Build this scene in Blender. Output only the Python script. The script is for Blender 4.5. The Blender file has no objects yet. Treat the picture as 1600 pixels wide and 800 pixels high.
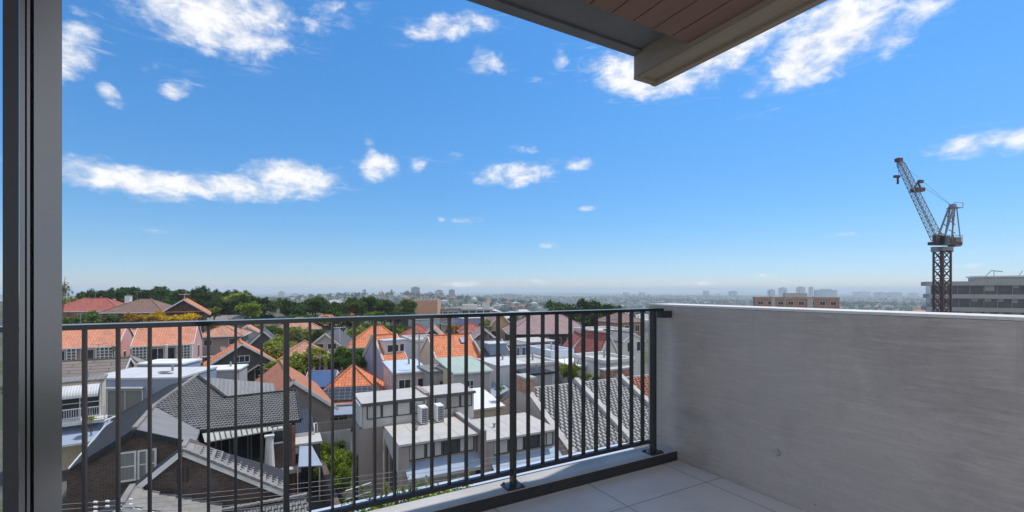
import bpy, math, random
import numpy as np
from mathutils import Vector, Matrix
R = math.radians
sc = bpy.context.scene
col = sc.collection
rnd = random.Random(7)
rnd2 = random.Random(21)

# ------------------------------------------------------------------ camera
EYE, F, HOR = 1.2, 720.0, 452.0          # eye height above the balcony floor; focal length and horizon row of the 1600 px photograph
cam_d = bpy.data.cameras.new('camera')
cam = bpy.data.objects.new('camera', cam_d)
col.objects.link(cam)
cam.location = (0, 0, EYE)
cam.rotation_euler = (R(90), 0, 0)
cam_d.sensor_width = 36
cam_d.lens = F / 1600 * 36
cam_d.shift_y = (HOR - 400) / 1600
cam_d.clip_start = 0.05
cam_d.clip_end = 40000
sc.camera = cam

# ------------------------------------------------------------------ light
SUN_AZ, SUN_EL = 54.8, 65.6              # azimuth clockwise from +Y
sun_d = bpy.data.lights.new('sun', 'SUN')
sun_d.energy = 3.4
sun_d.angle = R(0.53)
sun_d.color = (1.0, 0.95, 0.87)
sun = bpy.data.objects.new('sun', sun_d)
col.objects.link(sun)
sdir = Vector((math.sin(R(SUN_AZ)) * math.cos(R(SUN_EL)), math.cos(R(SUN_AZ)) * math.cos(R(SUN_EL)), math.sin(R(SUN_EL))))
sun.rotation_euler = sdir.to_track_quat('Z', 'Y').to_euler()
sun.location = sdir * 60
sc.view_settings.view_transform = 'Standard'
sc.view_settings.look = 'None'
sc.view_settings.gamma = 1
sc.view_settings.exposure = 0.12
sc.view_settings.use_curve_mapping = False
sc.cycles.volume_bounces = 1

world = bpy.data.worlds.new('World')
sc.world = world
world.use_nodes = True
wt = world.node_tree
wt.nodes.clear()


class NT:
    """tiny node-tree writer"""
    def __init__(s, tree): s.t = tree
    def n(s, kind, **kw):
        nd = s.t.nodes.new(kind)
        for k, v in kw.items():
            setattr(nd, k, v)
        return nd
    def put(s, sock, v):
        if isinstance(v, bpy.types.NodeSocket): s.t.links.new(v, sock)
        elif v is not None: sock.default_value = v
    def math(s, op, a, b=None, c=None, clamp=False):
        nd = s.n('ShaderNodeMath', operation=op, use_clamp=clamp)
        for i, v in enumerate((a, b, c)): s.put(nd.inputs[i], v)
        return nd.outputs[0]
    def mix(s, f, a, b, blend='MIX'):
        nd = s.n('ShaderNodeMix', data_type='RGBA', blend_type=blend)
        s.put(nd.inputs[0], f); s.put(nd.inputs[6], a); s.put(nd.inputs[7], b)
        return nd.outputs[2]
    def ramp(s, f, stops):
        nd = s.n('ShaderNodeValToRGB')
        el = nd.color_ramp.elements
        while len(el) < len(stops): el.new(0.5)
        for e, (p, c) in zip(el, stops):
            e.position = p; e.color = (c[0], c[1], c[2], 1) if not isinstance(c, (int, float)) else (c, c, c, 1)
        s.put(nd.inputs[0], f)
        return nd.outputs[0]
    def noise(s, vec, scale, detail=4, rough=0.55, dist=0.0):
        nd = s.n('ShaderNodeTexNoise')
        s.put(nd.inputs['Vector'], vec)
        nd.inputs['Scale'].default_value = scale; nd.inputs['Detail'].default_value = detail
        nd.inputs['Roughness'].default_value = rough; nd.inputs['Distortion'].default_value = dist
        return nd.outputs['Fac']
    def mapping(s, vec, scale=(1, 1, 1), loc=(0, 0, 0), rot=(0, 0, 0)):
        nd = s.n('ShaderNodeMapping')
        s.put(nd.inputs[0], vec); nd.inputs[1].default_value = loc; nd.inputs[2].default_value = rot; nd.inputs[3].default_value = scale
        return nd.outputs[0]
    def smooth(s, v, lo, hi):
        nd = s.n('ShaderNodeMapRange', interpolation_type='SMOOTHSTEP')
        s.put(nd.inputs[0], v); nd.inputs[1].default_value = lo; nd.inputs[2].default_value = hi
        return nd.outputs[0]


w = NT(wt)
sky = w.n('ShaderNodeTexSky', sky_type='NISHITA', sun_disc=False, sun_elevation=R(SUN_EL), sun_rotation=R(SUN_AZ),
          altitude=100, air_density=1.0, dust_density=0.35, ozone_density=2.6)
hsv = w.n('ShaderNodeHueSaturation')
hsv.inputs['Saturation'].default_value = 1.12
hsv.inputs['Value'].default_value = 1.0
w.put(hsv.inputs['Color'], sky.outputs[0])
tc = w.n('ShaderNodeTexCoord')
sep = w.n('ShaderNodeSeparateXYZ'); w.put(sep.inputs[0], tc.outputs['Generated'])
az = w.math('ARCTAN2', sep.outputs[0], sep.outputs[1])
el = w.math('ARCSINE', sep.outputs[2])
aec = w.n('ShaderNodeCombineXYZ'); w.put(aec.inputs[0], az); w.put(aec.inputs[1], w.math('MULTIPLY', el, 1.7))
# each cloud: azimuth, elevation, half width, half height (degrees), strength
def sky_dir(px, py):
    x, z = (px - 800) / F, (HOR - py) / F
    return math.degrees(math.atan2(x, 1)), math.degrees(math.atan2(z, math.hypot(x, 1)))
CLOUDS = [  # px, py, half w px, half h px, strength, tilt
    (335, 15, 118, 62, 1.05, 0), (380, 75, 70, 34, .5, 0), (110, 80, 50, 50, .8, -.6), (170, 147, 24, 18, .55, .4), (277, 138, 32, 19, .7, -.45),
    (235, 105, 30, 14, .35, -.3), (128, 20, 26, 14, .4, 0), (510, 28, 60, 34, .4, -.3),
    (200, 284, 110, 24, 1.0, .1), (330, 292, 150, 20, 1.0, -.03), (462, 279, 66, 25, 1.0, .05),
    (592, 262, 32, 22, .95, 0), (580, 234, 14, 20, .5, .8), (655, 256, 22, 14, .55, 0), (715, 243, 26, 13, .3, -.2),
    (805, 273, 66, 20, .8, -.08), (905, 257, 26, 14, .65, -.1), (826, 234, 26, 9, .45, 0),
    (710, 42, 75, 24, .75, -.15), (762, 97, 40, 24, .5, 0), (876, 95, 18, 24, .4, 0), (840, 125, 26, 8, .25, 0),
    (1010, 115, 100, 40, 1.0, .1), (1150, 70, 120, 40, .95, -.35), (1300, 55, 130, 62, 1.0, -.35), (1420, 30, 90, 50, .6, -.5), (1180, 100, 40, 14, .4, 0),
    (1520, 226, 84, 20, .85, .0), (1590, 222, 40, 22, .8, 0), (730, 345, 36, 7, .4, 0), (918, 326, 22, 7, .4, 0), (860, 383, 24, 6, .45, 0),
    (690, 343, 10, 6, .4, 0), (1320, 366, 40, 5, .2, 0), (840, 441, 30, 7, .45, 0), (710, 444, 60, 8, .4, 0), (1090, 442, 60, 6, .35, 0), (1195, 430, 40, 4, .35, 0),
    (1505, 416, 40, 6, .4, 0), (560, 449, 60, 5, .3, 0), (340, 442, 40, 5, .3, 0), (985, 449, 40, 4, .3, 0), (240, 360, 40, 5, .12, 0),
]
fb_big = w.noise(aec.outputs[0], 9.0, 3, 0.5, 0.3)
fb = w.noise(aec.outputs[0], 21.0, 9, 0.64, 0.25)
best = None
for px, py, hw, hh, st, tilt in CLOUDS:
    a0, e0 = sky_dir(px, py)
    a1, _ = sky_dir(px + hw, py); _, e1 = sky_dir(px, py - hh)
    wa, he = max(.2, a1 - a0), max(.15, e1 - e0)
    da = w.math('MULTIPLY', w.math('SUBTRACT', az, R(a0)), 1 / R(wa))
    de = w.math('MULTIPLY', w.math('SUBTRACT', el, R(e0)), 1 / R(he))
    de = w.math('MULTIPLY_ADD', da, tilt * wa / he, de)
    r2 = w.math('MULTIPLY_ADD', de, de, w.math('MULTIPLY', da, da))
    m = w.math('MULTIPLY_ADD', r2, -0.66 , st * 1.02)
    best = m if best is None else w.math('MAXIMUM', best, m)
dens = w.math('MULTIPLY_ADD', w.math('SUBTRACT', fb, 0.5), 2.3, best)
dens = w.math('MULTIPLY_ADD', w.math('SUBTRACT', fb_big, 0.5), 0.9, dens)
cover = w.smooth(dens, -0.05, 1.2)
cover = w.math('MULTIPLY', cover, w.smooth(best, -0.6, 0.15))
upv = w.n('ShaderNodeVectorMath', operation='ADD'); w.put(upv.inputs[0], aec.outputs[0]); upv.inputs[1].default_value = (.012, .03, 0)
fb_up = w.noise(upv.outputs[0], 23.0, 6, 0.6, 0.25)
shade = w.smooth(w.math('MULTIPLY_ADD', w.math('SUBTRACT', fb, fb_up), 2.2, w.math('MULTIPLY', dens, .5)), -.1, .75)
ccol = w.mix(shade, (7.3, 7.7, 8.4, 1), (9.5, 9.5, 9.6, 1))
gain = w.ramp(w.math('MULTIPLY', el, 1 / R(40)), [(0.0, (.46, .52, .74)), (.045, (.37, .48, .70)), (.1, (.355, .465, .62)), (.21, (.34, .505, .64)), (.47, (.36, .61, .75)), (.8, (.36, .675, .83))])
gs_ = w.n('ShaderNodeVectorMath', operation='SCALE'); w.put(gs_.inputs[0], gain); gs_.inputs[3].default_value = 2.0
skyb = w.mix(1.0, hsv.outputs[0], gs_.outputs[0], 'MULTIPLY')
wisp = w.noise(w.mapping(aec.outputs[0], (5, 17, 1), rot=(0, 0, .25)), 1.6, 9, .68, 1.6)
cover = w.math('MAXIMUM', cover, w.math('MULTIPLY', w.math('MULTIPLY', w.smooth(wisp, .52, .8), .45), w.smooth(best, -1.1, .2)))
# bright broken cloud added to the unseen sky behind the viewer as fill light
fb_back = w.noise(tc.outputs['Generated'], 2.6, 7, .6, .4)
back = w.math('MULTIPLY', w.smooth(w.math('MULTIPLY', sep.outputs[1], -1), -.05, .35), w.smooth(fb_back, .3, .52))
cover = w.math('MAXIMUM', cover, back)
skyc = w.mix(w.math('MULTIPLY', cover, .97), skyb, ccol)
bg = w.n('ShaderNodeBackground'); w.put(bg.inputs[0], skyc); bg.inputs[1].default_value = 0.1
wo = w.n('ShaderNodeOutputWorld'); w.put(wo.inputs[0], bg.outputs[0])

# ------------------------------------------------------------------ materials
MATS = {}
def mat(name, build):
    if name in MATS: return MATS[name]
    m = bpy.data.materials.new(name); m.use_nodes = True
    t = m.node_tree; t.nodes.clear()
    s = NT(t)
    out = s.n('ShaderNodeOutputMaterial')
    b = s.n('ShaderNodeBsdfPrincipled')
    s.put(out.inputs[0], b.outputs[0])
    build(s, b)
    MATS[name] = m
    return m
def rgb(c, k=1.0): return (c[0] * k, c[1] * k, c[2] * k, 1)
def bump(s, b, h, dist, strength=1.0):
    nd = s.n('ShaderNodeBump'); s.put(nd.inputs['Height'], h); nd.inputs['Distance'].default_value = dist; nd.inputs['Strength'].default_value = strength
    s.put(b.inputs['Normal'], nd.outputs[0])
def uvv(s): return s.n('ShaderNodeTexCoord').outputs['UV']
def objv(s): return s.n('ShaderNodeTexCoord').outputs['Object']

def plaster(name, c, var=.12, rough=.85):
    def f(s, b):
        o = objv(s)
        n1 = s.noise(o, 0.7, 6, .65, .5); n2 = s.noise(s.mapping(o, (3.5, 3.5, .3)), 1.6, 5, .65)
        k = s.math('MULTIPLY_ADD', s.smooth(n2, .5, .78), .22 + var, s.math('MULTIPLY', s.smooth(n1, .48, .72), .18 + var))
        s.put(b.inputs['Base Color'], s.mix(k, rgb(c), (c[0] * .5, c[1] * .47, c[2] * .43, 1)))
        b.inputs['Roughness'].default_value = rough
        bump(s, b, s.noise(o, 14, 3), .01, .4)
    return mat(name, f)
def metal(name, c, rough=.45, metallic=0.0, var=.1):
    def f(s, b):
        n1 = s.noise(objv(s), 1.7, 5, .6)
        s.put(b.inputs['Base Color'], s.mix(s.smooth(n1, .35, .75), rgb(c), rgb(c, 1 - 2 * var)))
        s.put(b.inputs['Roughness'], s.math('MULTIPLY_ADD', n1, .2, rough - .1))
        b.inputs['Metallic'].default_value = metallic
    return mat(name, f)
def brick(name, c, mortar=(.32, .3, .28), w_=.24, h_=.086):
    def f(s, b):
        u = uvv(s)
        t = s.n('ShaderNodeTexBrick'); s.put(t.inputs['Vector'], u)
        t.inputs['Color1'].default_value = rgb(c, .75); t.inputs['Color2'].default_value = rgb(c, 1.25); t.inputs['Mortar'].default_value = rgb(mortar)
        t.inputs['Scale'].default_value = 1; t.inputs['Mortar Size'].default_value = .009; t.inputs['Brick Width'].default_value = w_; t.inputs['Row Height'].default_value = h_
        n1 = s.noise(u, .7, 5, .65)
        s.put(b.inputs['Base Color'], s.mix(s.smooth(n1, .4, .75), t.outputs[0], rgb(c, .55)))
        b.inputs['Roughness'].default_value = .9
        bump(s, b, t.outputs[1], -.01, .6)
    return mat(name, f)
def tiles(name, c, var=.25, tw=.3, th=.33, gap=.035, dirt=(.12, .1, .08)):
    def f(s, b):
        u = uvv(s)
        t = s.n('ShaderNodeTexBrick', offset=.5); s.put(t.inputs['Vector'], u)
        t.inputs['Color1'].default_value = rgb(c, 1 - var); t.inputs['Color2'].default_value = rgb(c, 1 + var); t.inputs['Mortar'].default_value = rgb(c, .3)
        t.inputs['Scale'].default_value = 1; t.inputs['Mortar Size'].default_value = gap / 2; t.inputs['Brick Width'].default_value = tw; t.inputs['Row Height'].default_value = th
        t.inputs['Mortar Smooth'].default_value = .4
        n1 = s.noise(u, .55, 5, .65); n2 = s.noise(u, 3.2, 3, .6)
        c1 = s.mix(s.math('MULTIPLY', s.smooth(n1, .42, .78), .55), t.outputs[0], rgb(dirt))
        s.put(b.inputs['Base Color'], s.mix(s.math('MULTIPLY', s.smooth(n2, .5, .8), .25), c1, rgb(c, 1.5)))
        b.inputs['Roughness'].default_value = .8
        sp = s.n('ShaderNodeSeparateXYZ'); s.put(sp.inputs[0], u)
        saw = s.math('FRACT', s.math('DIVIDE', sp.outputs[1], th))
        wav = s.math('SINE', s.math('MULTIPLY', sp.outputs[0], 2 * math.pi / tw))
        bump(s, b, s.math('MULTIPLY_ADD', wav, .3, s.math('MULTIPLY', saw, -1.0)), .06, .8)
    return mat(name, f)
def ribbed(name, c, pitch=.18, rough=.45, metallic=.2, var=.15):
    def f(s, b):
        u = uvv(s)
        sp = s.n('ShaderNodeSeparateXYZ'); s.put(sp.inputs[0], u)
        wv = s.math('SINE', s.math('MULTIPLY', sp.outputs[0], 2 * math.pi / pitch))
        n1 = s.noise(s.mapping(u, (1, .25, 1)), 1.3, 5, .6)
        cb_ = s.mix(s.smooth(n1, .35, .8), rgb(c), rgb(c, 1 - 2.2 * var))
        s.put(b.inputs['Base Color'], s.mix(s.math('MULTIPLY', s.math('LESS_THAN', s.math('ABSOLUTE', wv), .22), .5), cb_, rgb(c, .4)))
        b.inputs['Roughness'].default_value = max(.6, rough); b.inputs['Specular IOR Level'].default_value = .25; b.inputs['Metallic'].default_value = metallic
        bump(s, b, s.math('POWER', s.math('ABSOLUTE', wv), 4), .03, .7)
    return mat(name, f)
def concrete(name, c, grain=True, dark=.7):
    def f(s, b):
        o = objv(s)
        n1 = s.noise(o, 1.1, 6, .6, .4)
        g = s.noise(s.mapping(uvv(s), (2.2, 20, 1)), 1.8, 8, .7, 1.2)
        n3 = s.noise(o, 60, 2, .5)
        holes = s.n('ShaderNodeTexVoronoi'); s.put(holes.inputs['Vector'], uvv(s)); holes.inputs['Scale'].default_value = 4.5
        hole = s.math('LESS_THAN', holes.outputs['Distance'], s.math('MULTIPLY', s.noise(o, 3.1, 1), .035))
        c1 = s.mix(s.smooth(n1, .35, .72), rgb(c), rgb(c, dark))
        c2 = s.mix(s.math('MULTIPLY', s.smooth(g, .42, .7), (.38 if grain else .08)), c1, rgb(c, 1.35))
        c3 = s.mix(s.math('MULTIPLY', s.smooth(n3, .5, .75), .12), c2, rgb(c, .5))
        s.put(b.inputs['Base Color'], s.mix(s.math('MULTIPLY', hole, .8 if grain else 0), c3, rgb(c, .15)))
        b.inputs['Roughness'].default_value = .8
        if grain:            # drip stains under the capping and fine trowel blotches
            sx = s.n('ShaderNodeSeparateXYZ'); s.put(sx.inputs[0], o)
            drip = s.math('MULTIPLY', s.smooth(s.noise(s.mapping(uvv(s), (7, .35, 1)), 1.5, 5, .65, .2), .56, .75), s.smooth(sx.outputs[2], .45, 1.1))
            blot = s.smooth(s.noise(o, 2.7, 7, .68, .8), .55, .72)
            cc = b.inputs['Base Color'].links[0].from_socket
            cc = s.mix(s.math('MULTIPLY', drip, .35), cc, rgb(c, .45))
            s.put(b.inputs['Base Color'], s.mix(s.math('MULTIPLY', blot, .22), cc, rgb(c, .6)))
        bump(s, b, s.math('MULTIPLY_ADD', n3, .3, g if grain else n1), .01 if grain else .006, .6)
    return mat(name, f)
def leafy(name, c1, c2, c3=None):
    def f(s, b):
        g = s.n('ShaderNodeNewGeometry')
        oi = s.n('ShaderNodeObjectInfo')
        n1 = s.noise(g.outputs['Position'], .55, 3, .6)
        r = s.math('MULTIPLY_ADD', n1, .8, s.math('MULTIPLY', g.outputs['Random Per Island'], .5))
        cc = s.ramp(s.math('SUBTRACT', r, .15), [(.15, c1), (.6, c2), (.95, c3 or c2)])
        hs = s.n('ShaderNodeHueSaturation'); s.put(hs.inputs['Color'], cc)
        s.put(hs.inputs['Value'], s.math('MULTIPLY_ADD', oi.outputs['Random'], .5, .75))
        s.put(hs.inputs['Hue'], s.math('MULTIPLY_ADD', oi.outputs['Random'], .03, .485))
        s.put(b.inputs['Base Color'], hs.outputs[0])
        b.inputs['Roughness'].default_value = .75
        b.inputs['Specular IOR Level'].default_value = .2
        tr = s.n('ShaderNodeBsdfTranslucent'); s.put(tr.inputs[0], hs.outputs[0])
        mx = s.n('ShaderNodeMixShader'); mx.inputs[0].default_value = .3
        s.put(mx.inputs[1], b.outputs[0]); s.put(mx.inputs[2], tr.outputs[0])
        s.put(s.t.nodes['Material Output'].inputs[0], mx.outputs[0])
    return mat(name, f)
def glassy(name, c=(.03, .035, .04), rough=.08):
    def f(s, b):
        n1 = s.noise(objv(s), .8, 2)
        s.put(b.inputs['Base Color'], s.mix(s.smooth(n1, .4, .65), rgb(c), rgb(c, 1.8)))
        b.inputs['Roughness'].default_value = rough
        b.inputs['Specular IOR Level'].default_value = .6
    return mat(name, f)
def curtain(name, c=(.5, .49, .46)):
    def f(s, b):
        u = uvv(s)
        sp = s.n('ShaderNodeSeparateXYZ'); s.put(sp.inputs[0], u)
        wv = s.math('SINE', s.math('MULTIPLY', sp.outputs[0], 42))
        s.put(b.inputs['Base Color'], s.mix(s.math('MULTIPLY_ADD', wv, .16, .4), rgb(c), rgb(c, .6)))
        b.inputs['Roughness'].default_value = .25; b.inputs['Specular IOR Level'].default_value = .6
        b.inputs['Coat Weight'].default_value = .6; b.inputs['Coat Roughness'].default_value = .05
    return mat(name, f)

M = dict(
    terracotta=tiles('terracotta_tiles', (.58, .2, .1), .2),
    salmon=tiles('salmon_tiles', (.62, .25, .15), .1),
    orange=tiles('orange_tiles', (.64, .205, .085), .16),
    redtile=tiles('red_tiles', (.36, .095, .07), .25),
    browntile=tiles('brown_tiles', (.21, .125, .095), .2),
    tantile=tiles('tan_tiles', (.48, .24, .15), .2),
    mauvetile=tiles('mauve_tiles', (.33, .215, .215), .12),
    slate=tiles('slate_tiles', (.085, .09, .1), .25, .28, .25),
    greytile=tiles('grey_shingle', (.26, .235, .215), .15, .3, .25),
    stripetile=tiles('striped_brown_tiles', (.2, .165, .145), .1, 3.0, .5, .09),
    paletile=concrete('pale_concrete_tile', (.44, .425, .41), False, .8),
    brighttile=concrete('bright_concrete_tile', (.47, .455, .435), False, .85),
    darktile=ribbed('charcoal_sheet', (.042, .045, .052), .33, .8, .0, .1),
    greysheet=ribbed('light_grey_sheet', (.245, .242, .24), .5, .75, .0, .12),
    slatecourse=concrete('grey_tile_course', (.2, .198, .195), False, .7),
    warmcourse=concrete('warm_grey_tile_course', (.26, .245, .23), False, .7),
    whitesheet=ribbed('white_sheet', (.6, .605, .61), .3, .4, .0, .08),
    greensheet=ribbed('pale_green_sheet', (.42, .5, .44), .25, .45, .0, .1),
    bluesheet=ribbed('blue_white_sheet', (.55, .64, .74), .25, .3, .1, .08),
    navy=ribbed('navy_sheet', (.05, .065, .09), .25, .5, .0, .1),
    palegreen=metal('pale_grey_green_metal', (.47, .48, .44), .5),
    awningblue=metal('pale_blue_metal', (.27, .34, .46), .65, 0, .06),
    rustsheet=ribbed('terracotta_sheet', (.5, .2, .11), .2, .6, .0, .1),
    white=plaster('white_render', (.68, .665, .645), .08),
    offwhite=plaster('offwhite_render', (.5, .485, .47), .1),
    cream=plaster('cream_render', (.68, .58, .42), .1),
    pink=plaster('pink_render', (.66, .36, .32), .08),
    lilac=plaster('lilac_render', (.37, .375, .54), .06),
    bluegrey=plaster('blue_grey_cladding', (.27, .32, .42), .06),
    grey=plaster('grey_render', (.4, .4, .4), .1),
    taupe=plaster('taupe_render', (.31, .26, .235), .08),
    darkolive=plaster('dark_olive_boards', (.1, .1, .09), .1),
    darkgrey=plaster('dark_grey_render', (.09, .09, .1), .1),
    yellowwall=plaster('yellow_brick_wall', (.55, .4, .22), .1),
    peach=plaster('peach_render', (.62, .34, .22), .08),
    screed=concrete('roof_screed', (.47, .44, .415), False, .85),
    brownbrick=brick('brown_brick', (.105, .07, .055), (.17, .15, .135)),
    redbrick=brick('red_brick', (.3, .11, .075)),
    orangebrick=brick('orange_brick', (.5, .25, .16)),
    whitemetal=metal('white_painted_metal', (.78, .78, .77), .4),
    cablemetal=metal('pale_cable', (.3, .3, .3), .6),
    railmetal=metal('charcoal_powdercoat', (.034, .032, .031), .34),
    framemetal=metal('grey_anodised', (.2, .202, .207), .2, 1.0, .03),
    railtop=metal('charcoal_rail_top', (.014, .014, .015), .12),
    blackrubber=metal('black_gasket', (.008, .009, .012), .5),
    greymetal=metal('grey_metal', (.3, .31, .32), .45),
    glass=glassy('dark_glass'), curtain=curtain('curtained_glass'), curtain2=curtain('drab_curtained_glass', (.3, .3, .29)),
    bark=plaster('bark', (.12, .09, .065), .2),
    fence=plaster('weathered_fence_boards', (.25, .22, .19), .15),
    leafdark=leafy('dark_leaves', (.016, .036, .008), (.062, .115, .024), (.14, .21, .045)),
    leaffar=leafy('far_leaves', (.014, .026, .01), (.04, .065, .022), (.08, .11, .035)),
    leafmid=leafy('mid_leaves', (.03, .058, .01), (.105, .17, .025), (.19, .26, .05)),
    leafolive=leafy('olive_leaves', (.08, .1, .012), (.27, .3, .045), (.42, .42, .075)),
    leafbright=leafy('bright_leaves', (.08, .12, .012), (.22, .3, .03), (.4, .46, .07)),
    leafyellow=leafy('yellow_flowers', (.16, .11, .008), (.55, .34, .012), (.75, .5, .03)),
    leafgrey=leafy('grey_green_leaves', (.05, .06, .03), (.14, .15, .07), (.22, .22, .11)),
)
def _solar(s, b):
    u = uvv(s)
    t = s.n('ShaderNodeTexBrick', offset=0); s.put(t.inputs['Vector'], u)
    t.inputs['Color1'].default_value = (.025, .03, .045, 1); t.inputs['Color2'].default_value = (.04, .048, .068, 1); t.inputs['Mortar'].default_value = (.14, .15, .17, 1)
    t.inputs['Scale'].default_value = 1; t.inputs['Mortar Size'].default_value = .025; t.inputs['Brick Width'].default_value = .5; t.inputs['Row Height'].default_value = .4
    s.put(b.inputs['Base Color'], t.outputs[0]); b.inputs['Roughness'].default_value = .35
M['solar'] = mat('solar_cells', _solar)
def _solarb(s, b):
    s.put(b.inputs['Base Color'], s.mix(s.noise(uvv(s), 2, 2), (.05, .09, .19, 1), (.09, .15, .28, 1))); b.inputs['Roughness'].default_value = .3
M['solarblue'] = mat('blue_solar_cells', _solarb)

# ------------------------------------------------------------------ mesh writer
class MB:
    def __init__(s): s.v = []; s.f = []
    def face(s, *pts):
        i = len(s.v); s.v += [tuple(p) for p in pts]; s.f.append(tuple(range(i, i + len(pts)))); return s
    def solid(s, bot, top):
        n = len(bot); i = len(s.v)
        s.v += [tuple(p) for p in bot] + [tuple(p) for p in top]
        s.f.append(tuple(i + k for k in range(n))[::-1]); s.f.append(tuple(i + n + k for k in range(n)))
        for k in range(n):
            j = (k + 1) % n
            s.f.append((i + k, i + j, i + n + j, i + n + k))
        return s
    def box(s, x0, x1, y0, y1, z0, z1):
        return s.solid([(x0, y0, z0), (x1, y0, z0), (x1, y1, z0), (x0, y1, z0)], [(x0, y0, z1), (x1, y0, z1), (x1, y1, z1), (x0, y1, z1)])
    def prism(s, poly, z0, z1):
        return s.solid([(x, y, z0) for x, y in poly], [(x, y, z1) for x, y in poly])
    def prism_y(s, poly, y0, y1):          # poly in (x, z), counter-clockwise seen from -y
        return s.solid([(x, y0, z) for x, z in poly], [(x, y1, z) for x, z in poly])
    def prism_x(s, poly, x0, x1):
        return s.solid([(x0, y, z) for y, z in poly], [(x1, y, z) for y, z in poly])
    def slab(s, pts, t=.15):               # roof plane of given thickness under its top face
        return s.solid([(p[0], p[1], p[2] - t) for p in pts], pts)
    def bar(s, p, q, w, h=None, up=(0, 0, 1)):
        p, q = Vector(p), Vector(q); h = h or w
        d = (q - p).normalized(); r = d.cross(Vector(up))
        if r.length < 1e-4: r = d.cross(Vector((0, 1, 0)))
        r.normalize(); n = r.cross(d)
        c = [(-w / 2, -h / 2), (w / 2, -h / 2), (w / 2, h / 2), (-w / 2, h / 2)]
        return s.solid([p + r * a + n * b for a, b in c], [q + r * a + n * b for a, b in c])
    def tube(s, p, q, r0, r1=None, n=7):
        p, q = Vector(p), Vector(q); r1 = r0 if r1 is None else r1
        d = (q - p).normalized(); a = d.cross(Vector((0, 0, 1)))
        if a.length < 1e-3: a = d.cross(Vector((0, 1, 0)))
        a.normalize(); b = a.cross(d)
        cs = [(math.cos(2 * math.pi * k / n), math.sin(2 * math.pi * k / n)) for k in range(n)]
        return s.solid([p + (a * x + b * y) * r0 for x, y in cs], [q + (a * x + b * y) * r1 for x, y in cs])
    def build(s, name, m, parent=None, off=(0, 0, 0), smooth=False):
        me = bpy.data.meshes.new(name)
        vs = [(x - off[0], y - off[1], z - off[2]) for x, y, z in s.v]
        me.from_pydata(vs, [], s.f)
        uvl = me.uv_layers.new(name='UVMap')
        Z = Vector((0, 0, 1))
        for p in me.polygons:
            n = p.normal
            if abs(n.z) > .996: hx, sx = Vector((1, 0, 0)), Vector((0, 1, 0))
            else:
                hx = Z.cross(n).normalized(); sx = n.cross(hx).normalized()
            for li in p.loop_indices:
                co = me.vertices[me.loops[li].vertex_index].co
                uvl.data[li].uv = (co.dot(hx), co.dot(sx))
        if smooth:
            me.shade_smooth()
        me.materials.append(M[m] if isinstance(m, str) else m)
        o = bpy.data.objects.new(name, me); col.objects.link(o)
        if parent is not None: o.parent = parent
        return o

def recalc(o):
    import bmesh
    bm = bmesh.new(); bm.from_mesh(o.data); bmesh.ops.recalc_face_normals(bm, faces=bm.faces); bm.to_mesh(o.data); bm.free()
def tag(o, label=None, cat=None, group=None, kind=None):
    if label: o['label'] = label
    if cat: o['category'] = cat
    if group: o['group'] = group
    if kind: o['kind'] = kind
    return o
def thing(name, label, cat, loc=(0, 0, 0), rot=0.0, group=None):
    o = bpy.data.objects.new(name, None); col.objects.link(o)
    o.location = loc; o.rotation_euler = (0, 0, R(rot)); o.empty_display_size = .3
    return tag(o, label, cat, group)

# photograph measurements -> world
def at(px, py, d): return ((px - 800) / F * d, d, EYE + (HOR - py) / F * d)
TH = 27.0
CT, ST = math.cos(R(TH)), math.sin(R(TH))
def PZ(px, py, z):                       # street-grid coordinates (a, b, z) of a pixel whose height is known
    d = F * (EYE - z) / (py - HOR); x = (px - 800) / F * d
    return (x * CT + d * ST, -x * ST + d * CT, z)
def PB(px, py, b):                       # ... whose distance b along the grid is known
    r = (px - 800) / F; d = b / (CT - r * ST)
    return ((r * CT + ST) * d, b, EYE + (HOR - py) / F * d)
def PA(px, py, a):
    r = (px - 800) / F; d = a / (r * CT + ST)
    return (a, (CT - r * ST) * d, EYE + (HOR - py) / F * d)
def grid_world(a, b): return (a * CT - b * ST, a * ST + b * CT)

# ------------------------------------------------------------------ terrain
def sstep(x, a, b):
    t = np.clip((x - a) / (b - a), 0, 1); return t * t * (3 - 2 * t)
def ground_z(x, y):
    x = np.asarray(x, float); y = np.asarray(y, float)
    z = -11.6 - 1.6 * sstep(y, 60, 130) - 6 * sstep(y, 130, 230) - 38 * sstep(y, 200, 900) - 8 * sstep(y, 1200, 3000) - 25 * sstep(y, 3000, 9000)
    z = z + 7.0 * sstep(-x, 30, 75) * sstep(y, 85, 160) * (1 - sstep(y, 220, 500))
    z = z + 3.2 * sstep(-x, 30, 60) * sstep(y, 70, 95) * (1 - sstep(y, 150, 200))
    z = z + 44 * np.exp(-((x + 420) / 420) ** 2 - ((y - 1500) / 320) ** 2)
    z = z + 22 * np.exp(-((x + 60) / 300) ** 2 - ((y - 1100) / 220) ** 2)
    far = sstep(y, 500, 1500)
    z = z + far * (5 * np.sin(x / 310 + y / 420) + 6 * np.sin(x / 730 - y / 510 + 1.3) + 4 * np.sin(x / 170 + 2.0))
    far2 = sstep(y, 4000, 8000)
    z = z + far2 * (9 * np.sin(x / 900 + .6) + 9 * np.sin(x / 2100 + 2.2))
    return z
def gz(x, y): return float(ground_z(x, y))

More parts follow.
